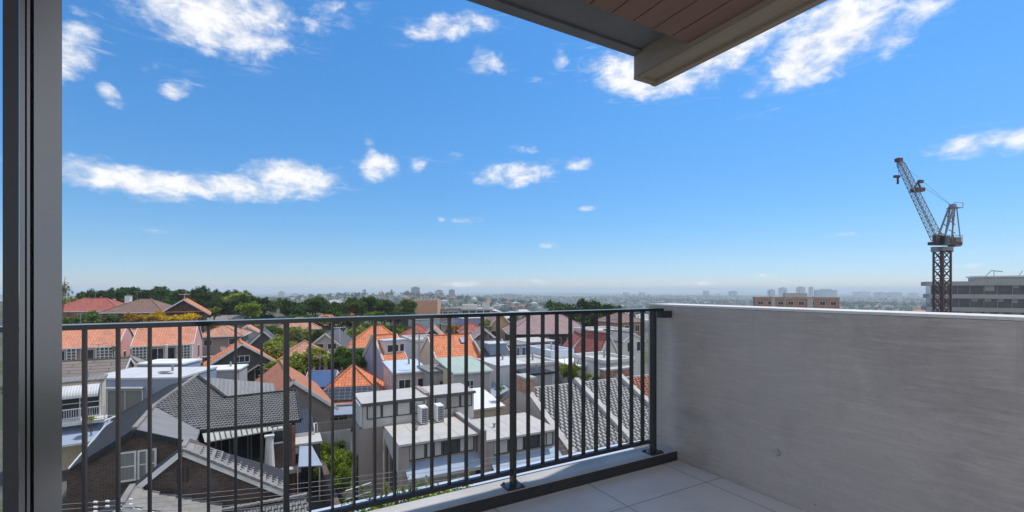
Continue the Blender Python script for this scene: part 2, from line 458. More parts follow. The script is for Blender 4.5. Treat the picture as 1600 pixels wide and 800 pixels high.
def np_mesh(name, V, Fq, m, parent=None):
    me = bpy.data.meshes.new(name)
    k = Fq.shape[1]
    me.vertices.add(len(V)); me.vertices.foreach_set('co', V.astype(np.float32).ravel())
    me.loops.add(Fq.size); me.loops.foreach_set('vertex_index', Fq.astype(np.int32).ravel())
    me.polygons.add(len(Fq)); me.polygons.foreach_set('loop_start', np.arange(0, Fq.size, k, dtype=np.int32))
    me.update(calc_edges=True); me.validate()
    me.materials.append(M[m] if isinstance(m, str) else m)
    o = bpy.data.objects.new(name, me); col.objects.link(o)
    if parent is not None: o.parent = parent
    return o

def _ground(s, b):
    g = s.n('ShaderNodeNewGeometry').outputs['Position']
    n1 = s.noise(g, .05, 5, .6); n2 = s.noise(g, .6, 4, .6); n3 = s.noise(g, .009, 6, .65); n4 = s.noise(g, .0012, 4, .6)
    c = s.ramp(n1, [(.38, (.05, .05, .05)), (.47, (.12, .11, .095)), (.52, (.05, .075, .02)), (.7, (.03, .055, .015))])
    c = s.mix(s.math('MULTIPLY', n2, .5), c, (.1, .095, .075, 1))
    v = s.n('ShaderNodeTexVoronoi'); s.put(v.inputs['Vector'], g); v.inputs['Scale'].default_value = .045
    roofs = s.ramp(v.outputs['Color'], [(.0, (.3, .12, .08)), (.35, (.35, .3, .28)), (.7, (.55, .55, .55)), (1, (.2, .19, .2))])
    dist = s.n('ShaderNodeSeparateXYZ'); s.put(dist.inputs[0], g)
    farc = s.mix(s.math('MULTIPLY', s.math('LESS_THAN', v.outputs['Distance'], .32), s.smooth(n3, .4, .55)), (.03, .045, .018, 1), roofs)
    farc = s.mix(s.smooth(n4, .45, .62), farc, (.028, .042, .02, 1))
    s.put(b.inputs['Base Color'], s.mix(s.smooth(dist.outputs[1], 180, 320), c, farc))
    b.inputs['Roughness'].default_value = .95
M['ground'] = mat('suburban_ground', _ground)
ys = np.concatenate([np.linspace(-60, 60, 25), 60 * (15000 / 60) ** np.linspace(0, 1, 190)[1:]])
ts = np.linspace(-1, 1, 181)
YY, TT = np.meshgrid(ys, ts, indexing='ij')
XX = TT * (120 + 1.7 * np.maximum(YY, 0))
V = np.stack([XX, YY, ground_z(XX, YY)], -1).reshape(-1, 3)
nr, nc = YY.shape
idx = np.arange(nr * nc).reshape(nr, nc)
Q = np.stack([idx[:-1, :-1], idx[:-1, 1:], idx[1:, 1:], idx[1:, :-1]], -1).reshape(-1, 4)
tag(np_mesh('ground', V, Q, 'ground'), kind='structure')

# ------------------------------------------------------------------ haze
def build_haze():
    mb = MB().box(-27000, 27000, -80, 15200, -110, 27)
    m = bpy.data.materials.new('haze_air'); m.use_nodes = True
    t = m.node_tree; t.nodes.clear()
    vo = t.nodes.new('ShaderNodeVolumePrincipled'); vo.inputs['Color'].default_value = (.8, .9, .97, 1)
    vo.inputs['Density'].default_value = 0.00021; vo.inputs['Anisotropy'].default_value = 0.0
    ou = t.nodes.new('ShaderNodeOutputMaterial'); t.links.new(vo.outputs[0], ou.inputs['Volume'])
    o = mb.build('haze', m)
    tag(o, kind='stuff')
build_haze()

# ================================================================== balcony (u along the railing, v outwards)
UA = 60.5
BU = Matrix.Rotation(R(90 - UA), 4, 'Z')     # local x = u, local y = v
def bal(name, label, cat): return thing(name, label, cat, (0, 0, 0), 90 - UA)

def _floor(s, b):
    u = objv(s)
    t = s.n('ShaderNodeTexBrick', offset=0); s.put(t.inputs['Vector'], s.mapping(u, (1, 1, 1), (-1.81, -1.90, 0)))
    t.inputs['Color1'].default_value = (.7, .635, .575, 1); t.inputs['Color2'].default_value = (.73, .665, .605, 1); t.inputs['Mortar'].default_value = (.05, .05, .05, 1)
    t.inputs['Scale'].default_value = 1; t.inputs['Mortar Size'].default_value = .0025; t.inputs['Brick Width'].default_value = .65; t.inputs['Row Height'].default_value = .65
    n1 = s.noise(u, 2.2, 5, .6); n2 = s.noise(u, 45, 3, .6)
    c = s.mix(s.math('MULTIPLY', s.smooth(n1, .4, .75), .4), t.outputs[0], (.42, .38, .35, 1))
    s.put(b.inputs['Base Color'], s.mix(s.math('MULTIPLY', s.smooth(n2, .5, .8), .12), c, (.3, .3, .3, 1)))
    s.put(b.inputs['Roughness'], s.math('MULTIPLY_ADD', n1, .3, .35))
    bump(s, b, t.outputs[1], -.002, .5)
M['floortile'] = mat('grey_porcelain_tiles', _floor)
M['wallconcrete'] = concrete('board_marked_concrete', (.5, .445, .405), True, .55)
M['rimblue'] = metal('rim_pale_blue', (.52, .57, .66), .4, 0, .06)
M['kerbconcrete'] = concrete('smooth_kerb_concrete', (.5, .485, .465), False, .7)
M['membrane'] = concrete('dark_membrane', (.03, .032, .034), False, .7)
def _boards(s, b):
    o = objv(s)
    sp = s.n('ShaderNodeSeparateXYZ'); s.put(sp.inputs[0], o)
    fl = s.math('FLOOR', s.math('DIVIDE', s.math('ADD', sp.outputs[0], .105), .159))
    rn = s.n('ShaderNodeTexWhiteNoise', noise_dimensions='1D'); s.put(rn.inputs['W'], fl)
    cb = s.n('ShaderNodeCombineXYZ'); s.put(cb.inputs[0], s.math('MULTIPLY', sp.outputs[0], 22)); s.put(cb.inputs[1], s.math('MULTIPLY_ADD', sp.outputs[1], 1.2, s.math('MULTIPLY', rn.outputs[0], 9)))
    g = s.noise(cb.outputs[0], 1.6, 6, .6, 1.0)
    c = s.mix(g, (.155, .08, .055, 1), (.27, .145, .1, 1))
    s.put(b.inputs['Base Color'], s.mix(s.math('MULTIPLY', rn.outputs[0], .3), c, (.15, .08, .06, 1)))
    b.inputs['Roughness'].default_value = .5
M['boards'] = mat('timber_look_boards', _boards)
def _woodbeam(s, b):
    o = objv(s)
    g = s.noise(s.mapping(o, (9, .7, 9)), 1.5, 6, .65, .8)
    s.put(b.inputs['Base Color'], s.mix(g, (.22, .172, .13, 1), (.42, .34, .265, 1)))
    b.inputs['Roughness'].default_value = .7
M['beamwood'] = mat('pale_weathered_beam', _woodbeam)
M['soffit'] = metal('soffit_grey', (.16, .165, .18), .6)

# floor: slab with tiles on top
fl = MB().box(-3.5, 2.606, -2.6, 2.243, -.28, 0).build('balcony_floor', 'floortile'); fl.rotation_euler = (0, 0, R(90 - UA)); tag(fl, kind='structure')
kb = bal('kerb', 'low concrete kerb with a dark inner face carrying the charcoal railing', 'kerb')
MB().box(-3.5, 2.605, 2.252, 2.412, -.34, .065).build('upstand', 'kerbconcrete', kb)
MB().box(-3.5, 2.603, 2.2455, 2.2495, -.2, .062).build('membrane_face', 'membrane', kb)
# parapet wall of board-marked concrete
pw = bal('parapet_wall', 'long grey board-marked concrete parapet wall enclosing the balcony on the right', 'wall')
MB().box(2.61, 2.86, -2.6, 2.52, -.34, 1.075).build('wall_body', 'wallconcrete', pw)
MB().box(2.6085, 2.868, -2.6, 2.528, 1.077, 1.09).build('capping', 'white', pw)
hole = MB()
hc = (2.6085, 1.52, .215)
u0 = None
def on_wall(px, py):
    r = (px - 800) / F; su, cu = math.sin(R(UA)), math.cos(R(UA))
    d = 2.61 / (r * su + cu)
    return (-r * cu + su) * d, EYE + (HOR - py) / F * d
hv, hz = on_wall(1215, 707)
for k in range(2, 9):
    a0, a1 = 2 * math.pi * k / 12, 2 * math.pi * (k + 1) / 12
    for r0, r1, x0 in ((.0, .018, 2.6075), ):
        pass
    hole.solid([(2.6095, hv + .014 * math.cos(a0), hz + .014 * math.sin(a0)), (2.6095, hv + .02 * math.cos(a0), hz + .02 * math.sin(a0)), (2.6095, hv + .02 * math.cos(a1), hz + .02 * math.sin(a1)), (2.6095, hv + .014 * math.cos(a1), hz + .014 * math.sin(a1))],
               [(2.604, hv + .014 * math.cos(a0), hz + .014 * math.sin(a0)), (2.604, hv + .02 * math.cos(a0), hz + .02 * math.sin(a0)), (2.604, hv + .02 * math.cos(a1), hz + .02 * math.sin(a1)), (2.604, hv + .014 * math.cos(a1), hz + .014 * math.sin(a1))])
hole.build('tie_hole_ring', 'greymetal', pw)

# railing
RV = 2.305
rl = bal('balcony_railing', 'charcoal powder-coated balcony railing of flat upright bars above the kerb', 'railing')
MB().box(-3.2, 2.50, RV - .034, RV + .034, 1.049, 1.068).build('top_rail', 'railtop', rl)
MB().box(2.50, 2.585, RV - .03, RV + .03, 1.0, 1.048).build('wall_bracket', 'railmetal', rl)
MB().box(-3.2, 2.395, RV - .012, RV + .012, .138, .163).build('bottom_rail', 'railmetal', rl)
POSTS = [-2.21, -1.035, .137, 1.311, 2.432]
for p in POSTS:
    po = MB().box(p - .0115, p + .0115, RV - .02, RV + .02, .072, 1.049).build('post', 'railmetal', rl)
    bp_ = MB().box(p - .055, p + .055, RV - .045, RV + .05, .0652, .0735)
    for bx_ in (-.041, .041):
        for by_ in (-.033, .038): bp_.tube((p + bx_, RV + by_, .0736), (p + bx_, RV + by_, .083), .008, n=6)
    bp_.build('base_plate', 'railmetal', po)
def balusters(x0, x1):
    n = round((x1 - x0) / .1)
    return [x0 + (x1 - x0) * k / n for k in range(1, n)]
for i in range(4):
    a, b_ = POSTS[i], POSTS[i + 1]
    for x in balusters(a, b_):
        MB().box(x - .005, x + .005, RV - .0145, RV + .0145, .163, 1.049).build('baluster', 'railmetal', rl)

# roof over the balcony: grey soffit band, timber boards, edge beam
br = bal('balcony_roof', 'balcony roof with grey soffit, brown timber boards and a pale timber edge beam', 'roof')
MB().box(-4, 2.383, 1.972, 2.36, 2.885, 2.93).build('soffit_band', 'soffit', br)
MB().box(-4, 2.383, 2.363, 2.445, 2.868, 3.2).build('fascia', 'soffit', br)
bd = MB()
x = 2.383
k = 0
while x > -4:
    bd.box(x - .151, x, 0.2, 1.968, 2.742, 2.77); x -= .159
bd.build('ceiling_boards', 'boards', br)
MB().box(-4, 2.384, 0.2, 1.966, 2.772, 2.93).build('ceiling_void', 'membrane', br)
MB().box(2.386, 2.598, 0.2, 2.443, 2.722, 3.2).build('edge_beam', 'beamwood', br)
MB().box(2.392, 2.424, 0.2, 2.40, 2.708, 2.7215).box(2.560, 2.604, 0.2, 2.449, 2.70, 2.7215).box(2.386, 2.5595, 2.402, 2.446, 2.703, 2.7215).build('beam_edging', 'beamwood', br)
MB().prism([(-4, 0.2), (3.62, 0.2), (3.62, 2.62), (3.4, 2.57), (3.05, 2.465), (-4, 2.465)], 3.3, 3.5).build('added_shade_slab', 'kerbconcrete', br)  # unseen slab added above the beam, its outline shaped to shade floor and kerb

# sliding door jamb at the left, and its glass leaf
dj = bal('door_jamb', 'tall grey aluminium sliding door jamb with grooves and a black gasket', 'door frame')
def jamb_uv(px, y):                       # point on the ray of column px at forward distance y, in (u, v)
    x = (px - 800) / F * y
    su, cu = math.sin(R(UA)), math.cos(R(UA))
    return (x * su + y * cu, -x * cu + y * su)
JY = .62
def jamb(px0, px1, y0, y1, mname, name):
    a, b_ = jamb_uv(px0, y0), jamb_uv(px1, y0); c, d_ = jamb_uv(px1 - .5, y1), jamb_uv(px0 + .5, y1)
    MB().prism([a, b_, c, d_], -.02, 2.74).build(name, mname, dj)
jamb(53, 97, JY, JY + .05, 'framemetal', 'jamb_face')
jamb(47, 53, JY + .008, JY + .05, 'framemetal', 'jamb_groove')
jamb(42, 47, JY + .001, JY + .05, 'framemetal', 'jamb_rib')
jamb(39, 42, JY + .012, JY + .05, 'framemetal', 'jamb_groove')
jamb(30, 39, JY, JY + .05, 'framemetal', 'jamb_face')
jamb(4, 29.5, JY + .01, JY + .05, 'blackrubber', 'gasket')

# planter below the railing: outer upstand with its pale top and ground cover
pl = bal('planter', 'long planter trough outside the railing with a pale blue-white rim', 'planter')
def on_v(px, py, v):
    r = (px - 800) / F; su, cu = math.sin(R(UA)), math.cos(R(UA)); d = v / (su - r * cu)
    return (r * su + cu) * d, EYE + (HOR - py) / F * d
MB().box(-3, 3.35, 3.42, 3.615, -.9, -.40).build('rim', 'rimblue', pl)
MB().box(-3, 3.35, 2.45, 3.417, -.95, -.5).build('soil_bed', 'bark', pl)
# the building's own wall under the balcony
ob = bal('apartment_facade', 'grey concrete facade of the apartment block under the balcony', 'building')
MB().box(-3.5, 2.86, -2.6, 2.40, -13, -.35).build('facade_wall', 'grey', ob)
MB().box(-3.0, 3.35, 2.402, 3.60, -1.2, -.955).build('planter_slab', 'grey', ob)

# ------------------------------------------------------------------ leaves
def leaf_quads(rng, centers, n_per, spread, size, flat=.5):
    N = len(centers) * n_per
    c = np.repeat(centers, n_per, 0)
    p = c + rng.normal(0, 1, (N, 3)) * np.asarray(spread)
    nrm = rng.normal(0, 1, (N, 3)); nrm[:, 2] = np.abs(nrm[:, 2]) + flat
    nrm /= np.linalg.norm(nrm, axis=1)[:, None]
    t = np.cross(nrm, rng.normal(0, 1, (N, 3))); t /= np.linalg.norm(t, axis=1)[:, None]
    bt = np.cross(nrm, t)
    s = size * rng.uniform(.6, 1.4, (N, 1))
    V = np.stack([p - t * s, p + bt * s * .55, p + t * s, p - bt * s * .55], 1).reshape(-1, 3)
    return V, np.arange(N * 4).reshape(-1, 4)
def crown_mesh(seed, rx, rz, n_cl, n_per, size, droop=0.0, lobes=7):
    rng = np.random.default_rng(seed)
    lob = rng.normal(0, 1, (lobes, 3)); lob /= np.linalg.norm(lob, axis=1)[:, None]
    lob *= np.array([rx, rx, rz]) * rng.uniform(.35, .68, (lobes, 1)); lob[:, 2] += rz * .1
    lr = rng.uniform(.34, .58, lobes)
    cl = []
    for i in range(n_cl):
        k = rng.integers(lobes); d = rng.normal(0, 1, 3); d /= np.linalg.norm(d); d[2] = abs(d[2]) * .9 - .25 * (rng.random() < .4)
        cl.append(lob[k] + d * lr[k] * np.array([rx, rx, rz]) * rng.uniform(.75, 1.05))
    cl = np.array(cl)
    cl[:, 2] -= droop * (np.hypot(cl[:, 0], cl[:, 1]) / rx) ** 2 * rz
    return leaf_quads(rng, cl, n_per, (rx * .085, rx * .085, rz * .075), size)
TREES = {}
def tree_proto(kind, seed):
    key = (kind, seed)
    if key in TREES: return TREES[key]
    m, rx, rz, ncl, npr, sz, dr, th = dict(
        dark=('leafdark', 1, .95, 150, 22, .075, 0, .55), mid=('leafmid', 1, .85, 140, 22, .075, 0, .5), olive=('leafolive', 1, .75, 150, 24, .06, .15, .45),
        bright=('leafbright', 1, .8, 120, 22, .075, 0, .4), yellow=('leafyellow', 1, .6, 140, 24, .06, .1, .45), grey=('leafgrey', 1, 1.2, 70, 18, .06, 0, .5))[kind]
    Vv, Q = crown_mesh(seed, rx, rz, ncl, npr, sz, dr, 7 if kind != 'grey' else 9)
    me_o = np_mesh('crown', Vv, Q, m); me = me_o.data; bpy.data.objects.remove(me_o)
    rr = random.Random(seed)
    t = MB(); H = th + .7
    t.tube((0, 0, -H - .4), (0, 0, -H * .45), .085, .06).tube((0, 0, -H * .45), (.05, .03, .1), .06, .025)
    for k in range(5):
        a = k * 1.26 + rr.random(); t.tube((0, 0, -H * (.5 - .06 * k)), (.6 * math.cos(a), .6 * math.sin(a), .05 + .3 * rr.random()), .04, .012, 5)
    to = t.build('trunk', 'bark'); tm = to.data; bpy.data.objects.remove(to)
    TREES[key] = (me, tm, H)
    return TREES[key]
def tree(kind, x, y, r, top, label, group=None, name='tree', sz=None, seed=None, cat='tree', low=False):
    seed = seed if seed is not None else rnd.randint(1, 3)
    me, tm, H = tree_proto(kind, seed)
    rzs = sz or 1.0
    rz = {'dark': .95, 'mid': .85, 'olive': .75, 'bright': .8, 'yellow': .6, 'grey': 1.2}[kind]
    if low: rzs = max(.6, (top - gz(x, y)) / (1.85 * r * rz)); cat = 'shrub'
    root = thing(name, label, cat, (x, y, top - r * rzs * rz * 1.05), rnd.uniform(0, 360), group)
    c = bpy.data.objects.new('crown', me); col.objects.link(c); c.parent = root; c.scale = (r, r, r * rzs)
    z0 = gz(x, y)
    t = bpy.data.objects.new('trunk', tm); col.objects.link(t); t.parent = root
    hgt = max(.1 if low else .6, (root.location.z - z0) / H); t.scale = (r * 1.0, r * 1.0, hgt)
    return root
def tree_px(kind, px, top_py, wpx, d, label, **kw):
    x, y, top = at(px, top_py, d)
    return tree(kind, x, y, wpx * d / F / 2, top, label, **kw)

# ------------------------------------------------------------------ windows and houses
def window(parent, face, u, z, ww, hh, dims, pane='glass', fmat='whitemetal', nx=2, ny=1, fr=.07, name='window'):
    """face f/l/r of a house whose front is y=0 and half width is dims[0], depth dims[1]"""
    hw, dp = dims
    fm, pm = MB(), MB()
    def bx(mb, u0, u1, z0, z1, o0, o1):
        if face == 'f': mb.box(u0, u1, -o1, -o0, z0, z1)
        elif face == 'b': mb.box(u0, u1, dp + o0, dp + o1, z0, z1)
        elif face == 'l': mb.box(-hw - o1, -hw - o0, u0, u1, z0, z1)
        else: mb.box(hw + o0, hw + o1, u0, u1, z0, z1)
    u0, u1, z0, z1 = u - ww / 2, u + ww / 2, z - hh / 2, z + hh / 2
    bx(pm, u0 + fr, u1 - fr, z0 + fr, z1 - fr, .004, .02)
    bx(fm, u0, u1, z0 - fr * .3, z0 + fr, .004, .09); bx(fm, u0, u1, z1 - fr, z1, .004, .07)
    bx(fm, u0, u0 + fr, z0 + fr, z1 - fr, .004, .07); bx(fm, u1 - fr, u1, z0 + fr, z1 - fr, .004, .07)
    for k in range(1, nx):
        c = u0 + ww * k / nx; bx(fm, c - fr * .4, c + fr * .4, z0 + fr, z1 - fr, .021, .06)
    for k in range(1, ny):
        c = z0 + hh * k / ny; bx(fm, u0 + fr, u1 - fr, c - fr * .35, c + fr * .35, .021, .055)
    f = fm.build(name, fmat, parent)
    pm.build('pane', pane, f)
    return f
def chimney(parent, x, y, z0, z1, s=.6, m='orangebrick'):
    c = MB().box(x - s / 2, x + s / 2, y - s / 2, y + s / 2, z0, z1).box(x - s / 2 - .06, x + s / 2 + .06, y - s / 2 - .06, y + s / 2 + .06, z1, z1 + .12).build('chimney', m, parent)
    p = MB()
    for k in (-.2, .2): p.tube((x + k * s, y, z1 + .12), (x + k * s, y, z1 + .5), .1, .085)
    p.build('chimney_pot', 'terracotta', c)
def house(name, label, px, eave_py, d, w_, dp, rise, roof, wall, rmat, th=TH, over=.4, wins=(), chim=(), cat='house', group=None, ridge_frac=.5, gut=True, hipin=1.0, z_add=0):
    x, y, ze = at(px, eave_py, d)
    g = gz(x, y) - .6
    h = ze - g
    root = thing(name, label, cat, (x, y, g), th, group)
    hw = w_ / 2
    rt = .16
    wl = MB()
    if roof in ('hip', 'flat', 'skil', 'none'):
        wl.box(-hw, hw, 0, dp, 0, h - (.02 if roof != 'skil' else .05))
    elif roof == 'gx':
        k = dp * ridge_frac
        wl.prism_x([(0, 0), (dp, 0), (dp, h - .05), (k, h + rise - .2), (0, h - .05)], -hw, hw)
    elif roof == 'gy':
        wl.prism_y([(-hw, 0), (hw, 0), (hw, h - .05), (0, h + rise - .2), (-hw, h - .05)], 0, dp)
    wo_ = wl.build('wall', wall, root); recalc(wo_)
    ov = over
    rf = MB(); rg = MB(); P = []
    if roof == 'hip':
        A = [(-hw - ov, -ov, h), (hw + ov, -ov, h), (hw + ov, dp + ov, h), (-hw - ov, dp + ov, h)]
        wx, wy = 2 * hw + 2 * ov, dp + 2 * ov
        if wx > wy:
            ins = wy / 2 * hipin; B = [(-hw - ov + ins, dp / 2, h + rise), (hw + ov - ins, dp / 2, h + rise)]
            P = [[A[0], A[1], B[1], B[0]], [A[1], A[2], B[1]], [A[2], A[3], B[0], B[1]], [A[3], A[0], B[0]]]
            rg.bar(B[0], B[1], .2, .12)
            for q, e in ((0, 0), (1, 1), (2, 1), (3, 0)): rg.bar(A[q], B[e], .2, .12)
        else:
            ins = wx / 2 * hipin; B = [(0, -ov + ins, h + rise), (0, dp + ov - ins, h + rise)]
            P = [[A[0], A[1], B[0]], [A[1], A[2], B[1], B[0]], [A[2], A[3], B[1]], [A[3], A[0], B[0], B[1]]]
            rg.bar(B[0], B[1], .2, .12)
            for q, e in ((0, 0), (1, 0), (2, 1), (3, 1)): rg.bar(A[q], B[e], .2, .12)
        MBf = MB().box(-hw - ov, hw + ov, -ov - .06, -ov, h - .17, h - .01).box(hw + ov, hw + ov + .06, -ov, dp + ov, h - .17, h - .01).box(-hw - ov - .06, -hw - ov, -ov, dp + ov, h - .17, h - .01)
    elif roof == 'gx':
        k = dp * ridge_frac; sl = rise / k; sl2 = rise / (dp - k)
        e0, e1 = h - ov * sl, h - ov * sl2
        P = [[(-hw - ov * .4, -ov, e0), (hw + ov * .4, -ov, e0), (hw + ov * .4, k, h + rise), (-hw - ov * .4, k, h + rise)],
             [(hw + ov * .4, dp + ov, e1), (-hw - ov * .4, dp + ov, e1), (-hw - ov * .4, k, h + rise), (hw + ov * .4, k, h + rise)]]
        rg.bar((-hw - ov * .4, k, h + rise), (hw + ov * .4, k, h + rise), .22, .14)
        MBf = MB().box(-hw - ov * .4, hw + ov * .4, -ov - .08, -ov, e0 - .18, e0 - .01)
        for sx in (-1, 1):
            xx = sx * (hw + ov * .4 + .03)
            MBf.bar((xx, -ov, e0 - .1), (xx, k, h + rise - .1), .05, .22).bar((xx, k, h + rise - .1), (xx, dp + ov, e1 - .1), .05, .22)
    elif roof == 'gy':
        sl = rise / hw; e0 = h - ov * sl
        P = [[(0, -ov, h + rise), (0, dp + ov, h + rise), (-hw - ov, dp + ov, e0), (-hw - ov, -ov, e0)],
             [(hw + ov, -ov, e0), (hw + ov, dp + ov, e0), (0, dp + ov, h + rise), (0, -ov, h + rise)]]
        rg.bar((0, -ov, h + rise), (0, dp + ov, h + rise), .22, .14)
        MBf = MB()
        for sx in (-1, 1): MBf.bar((sx * (hw + ov), -ov - .03, e0 - .1), (0, -ov - .03, h + rise - .1), .05, .22)
    elif roof == 'skil':
        P = [[(-hw - ov, -ov, h), (hw + ov, -ov, h), (hw + ov, dp + ov, h + rise), (-hw - ov, dp + ov, h + rise)]]
        MBf = MB().box(-hw - ov, hw + ov, -ov - .07, -ov, h - .17, h - .02)
        wl2 = MB().prism_x([(0, h - .05), (dp, h - .05), (dp, h + rise - .17), (0.0, h - .16)], -hw, hw)
    elif roof == 'flat':
        P = [[(-hw - ov, -ov, h + .15), (hw + ov, -ov, h + .15), (hw + ov, dp + ov, h + .15), (-hw - ov, dp + ov, h + .15)]]
        MBf = None
        if rise > 0:
            hh2 = h + .15
            rg.box(-hw - ov, hw + ov, -ov, -ov + .2, hh2, hh2 + rise).box(-hw - ov, hw + ov, dp + ov - .2, dp + ov, hh2, hh2 + rise)
            rg.box(-hw - ov, -hw - ov + .2, -ov + .2, dp + ov - .2, hh2, hh2 + rise).box(hw + ov - .2, hw + ov, -ov + .2, dp + ov - .2, hh2, hh2 + rise)
    for q in P: rf.slab(q, rt)
    if P:
        ro = rf.build('roof', rmat, root)
        if rg.v: rg.build('ridge_caps' if roof != 'flat' else 'parapet', rmat if roof != 'flat' else wall, ro)
        if MBf is not None and MBf.v and gut: MBf.build('gutter', 'whitemetal', ro)
    if gut and roof != 'none':
        MB().tube((hw - .12, -.06, .2), (hw - .12, -.06, h - .25), .05, n=6).build('downpipe', 'whitemetal' if d < 70 else 'greymetal', root)
    if roof in ('gx', 'gy', 'hip') and d < 100 and rnd2.random() < .55:
        ax, ay = (rnd2.uniform(-.3, .3) * hw, dp * .5) if roof != 'gy' else (0, dp * rnd2.uniform(.3, .7))
        am = MB().tube((ax, ay, h + rise - .3), (ax, ay, h + rise + 1.6), .03, n=5).bar((ax - .7, ay, h + rise + 1.5), (ax + .7, ay + .1, h + rise + 1.55), .04)
        for q in range(5): am.bar((ax - .6 + .3 * q, ay - .4, h + rise + 1.52), (ax - .6 + .3 * q, ay + .5, h + rise + 1.52), .03)
        am.build('antenna', 'greymetal', root)
    if roof in ('flat', 'skil') and d < 60 and rise < .6:
        vm = MB().tube((hw * .3, dp * .6, h + .1), (hw * .3, dp * .6, h + rise + .65), .1, n=8)
        vm.build('roof_vent', 'greymetal', root)
    dims = (hw, dp)
    for wn in wins:
        f_, u_, z_, ww_, hh_ = wn[:5]; kw = wn[5] if len(wn) > 5 else {}
        window(root, f_, u_, h + z_, ww_, hh_, dims, **kw)
    for c in chim:
        chimney(root, c[0], c[1], h + c[2], h + c[3], *(c[4:] if len(c) > 4 else ()))
    return root, h
DG = dict(fmat='railmetal')

# ================================================================== near buildings (street grid a, b)
def grid_thing(name, label, cat, a, b, z):
    x, y = grid_world(a, b)
    return thing(name, label, cat, (x, y, z), TH), (a, b, z)
def tile_field(mb, o, hd, sd, nd, inside, h0, h1, s0, s1, tw, thh, rise=.045, roll=.055, stag=.5, cov=1.0, lap=.03):
    """courses of rolled tiles: o origin, hd along the eave, sd up the slope, nd normal; inside(h, s) says where"""
    rows = int((s1 - s0) / thh)
    for r in range(rows):
        sa, sb = s0 + r * thh, s0 + (r + 1) * thh + lap
        k0 = int(h0 / tw) - 1
        for k in range(k0, int(h1 / tw) + 2):
            ha = k * tw + (stag * tw if r % 2 else 0)
            if not inside(ha + tw / 2, (sa + sb) / 2): continue
            prof = [(q_ * cov, z_) for q_, z_ in (((0, 0), (.5, 0), (.62, 1), (.82, 1), (.94, 0), (.985, 0)) if cov > .8 else ((0, 0), (.15, .7), (.4, 1), (.6, 1), (.85, .7), (1, 0)))]
            lo = [o + hd * (ha + p * tw) + sd * sa + nd * (rise + q * roll) for p, q in prof]
            hi = [o + hd * (ha + p * tw) + sd * sb + nd * (.004 + q * roll) for p, q in prof]
            base = [o + hd * (ha + p * tw) + sd * sa + nd * (-.01) for p, q in prof]
            for i in range(5):
                mb.face(lo[i], lo[i + 1], hi[i + 1], hi[i])
                mb.face(base[i], base[i + 1], lo[i + 1], lo[i])
            mb.face(lo[0], hi[0], base[0]); mb.face(lo[5], base[5], hi[5])
def poly_inside(poly):
    def f(h, s):
        c = False; n = len(poly)
        for i in range(n):
            x1, y1 = poly[i]; x2, y2 = poly[(i + 1) % n]
            if (y1 > s) != (y2 > s) and h < (x2 - x1) * (s - y1) / (y2 - y1) + x1: c = not c
        return c
    return f
def plane_frame(p0, p1, p2):              # eave p0->p1, somewhere up the slope p2
    p0, p1, p2 = Vector(p0), Vector(p1), Vector(p2)
    hd = (p1 - p0).normalized(); n = hd.cross(p2 - p0).normalized()
    if n.z < 0: n = -n
    sd = n.cross(hd)
    if sd.z < 0: sd = -sd
    return p0, hd, sd, n
def tiles_on(mb, eave0, eave1, top, poly, tw=.3, thh=.3, **kw):
    o, hd, sd, nd = plane_frame(eave0, eave1, top)
    q = [((Vector(p) - o).dot(hd), (Vector(p) - o).dot(sd)) for p in poly]
    hs = [a for a, _ in q]; ss = [b for _, b in q]
    tile_field(mb, o, hd, sd, nd, poly_inside(q), min(hs), max(hs), min(ss), max(ss), tw, thh, **kw)

# ---- dark brick house in the left foreground
GA = -12.4
ha, off = grid_thing('brick_house', 'dark brown brick house with charcoal and grey tiled gables in the left foreground', 'house', -4, 31, GA)
A1 = PB(119, 727, 28.35); A2 = PB(210, 671, 28.35); GR = PB(305, 692, 28.35)
A0 = (A1[0] - .2, A1[1], A1[2] - .12)
BL = PZ(204, 620, -7.05)
EL = PZ(312, 672, -6.9); ER = PZ(471, 656, -6.9); TR = PZ(463, 610, -5.75)
def on_plane(px, py, p0, p1, p2):
    p0, p1, p2 = Vector(p0), Vector(p1), Vector(p2); n = (p1 - p0).cross(p2 - p0)
    o = Vector((0, 0, EYE)); q = Vector(PB(px, py, 30.0)); d = q - o
    return tuple(o + d * (n.dot(p0 - o) / n.dot(d)))
V2, R1, PK = (on_plane(px, py, EL, ER, TR) for px, py in ((352, 622), (241, 635), (308, 588)))
BL = on_plane(204, 620, A0, A2, PK)
MB().slab([A0, A2, R1, PK, BL], .16).build('charcoal_roof', 'darktile', ha, off)
gs = MB().slab([A2, GR, EL, R1], .16).build('grey_roof', 'greysheet', ha, off)
rb = MB().slab([R1, EL, ER, TR, V2, PK], .16).build('tiled_roof', 'darktile', ha, off)
tl = MB()
tiles_on(tl, EL, ER, TR, [EL, ER, TR, V2, PK, R1], .21, .245, rise=.05, roll=.04, cov=.86, lap=-.035)
tl.build('tile_courses', 'slatecourse', rb, off)
RG1 = PZ(430, 612, -5.7); RG2 = PZ(428, 599, -5.45)
MB().slab([V2, RG1, RG2, PK], .14).build('rear_roof', 'greysheet', ha, off)
cp = MB()
def caps(mb, p, q, n, w_=.2, h_=.12):
    p, q = Vector(p), Vector(q)
    for i in range(n):
        a, b_ = p.lerp(q, i / n), p.lerp(q, (i + 1.06) / n)
        mb.bar((a.x, a.y, a.z + .06), (b_.x, b_.y, b_.z + .09), w_, h_)
caps(cp, A2, R1, 14); caps(cp, R1, PK, 18)
cp.build('ridge_caps', 'warmcourse', ha, off)
cd = MB(); caps(cd, PK, V2, 12, .18, .1); cd.bar((V2[0], V2[1], V2[2] + .05), (TR[0], TR[1], TR[2] + .05), .2, .1)
cd.bar((ER[0], ER[1], ER[2] + .04), (TR[0], TR[1], TR[2] + .04), .16, .1)
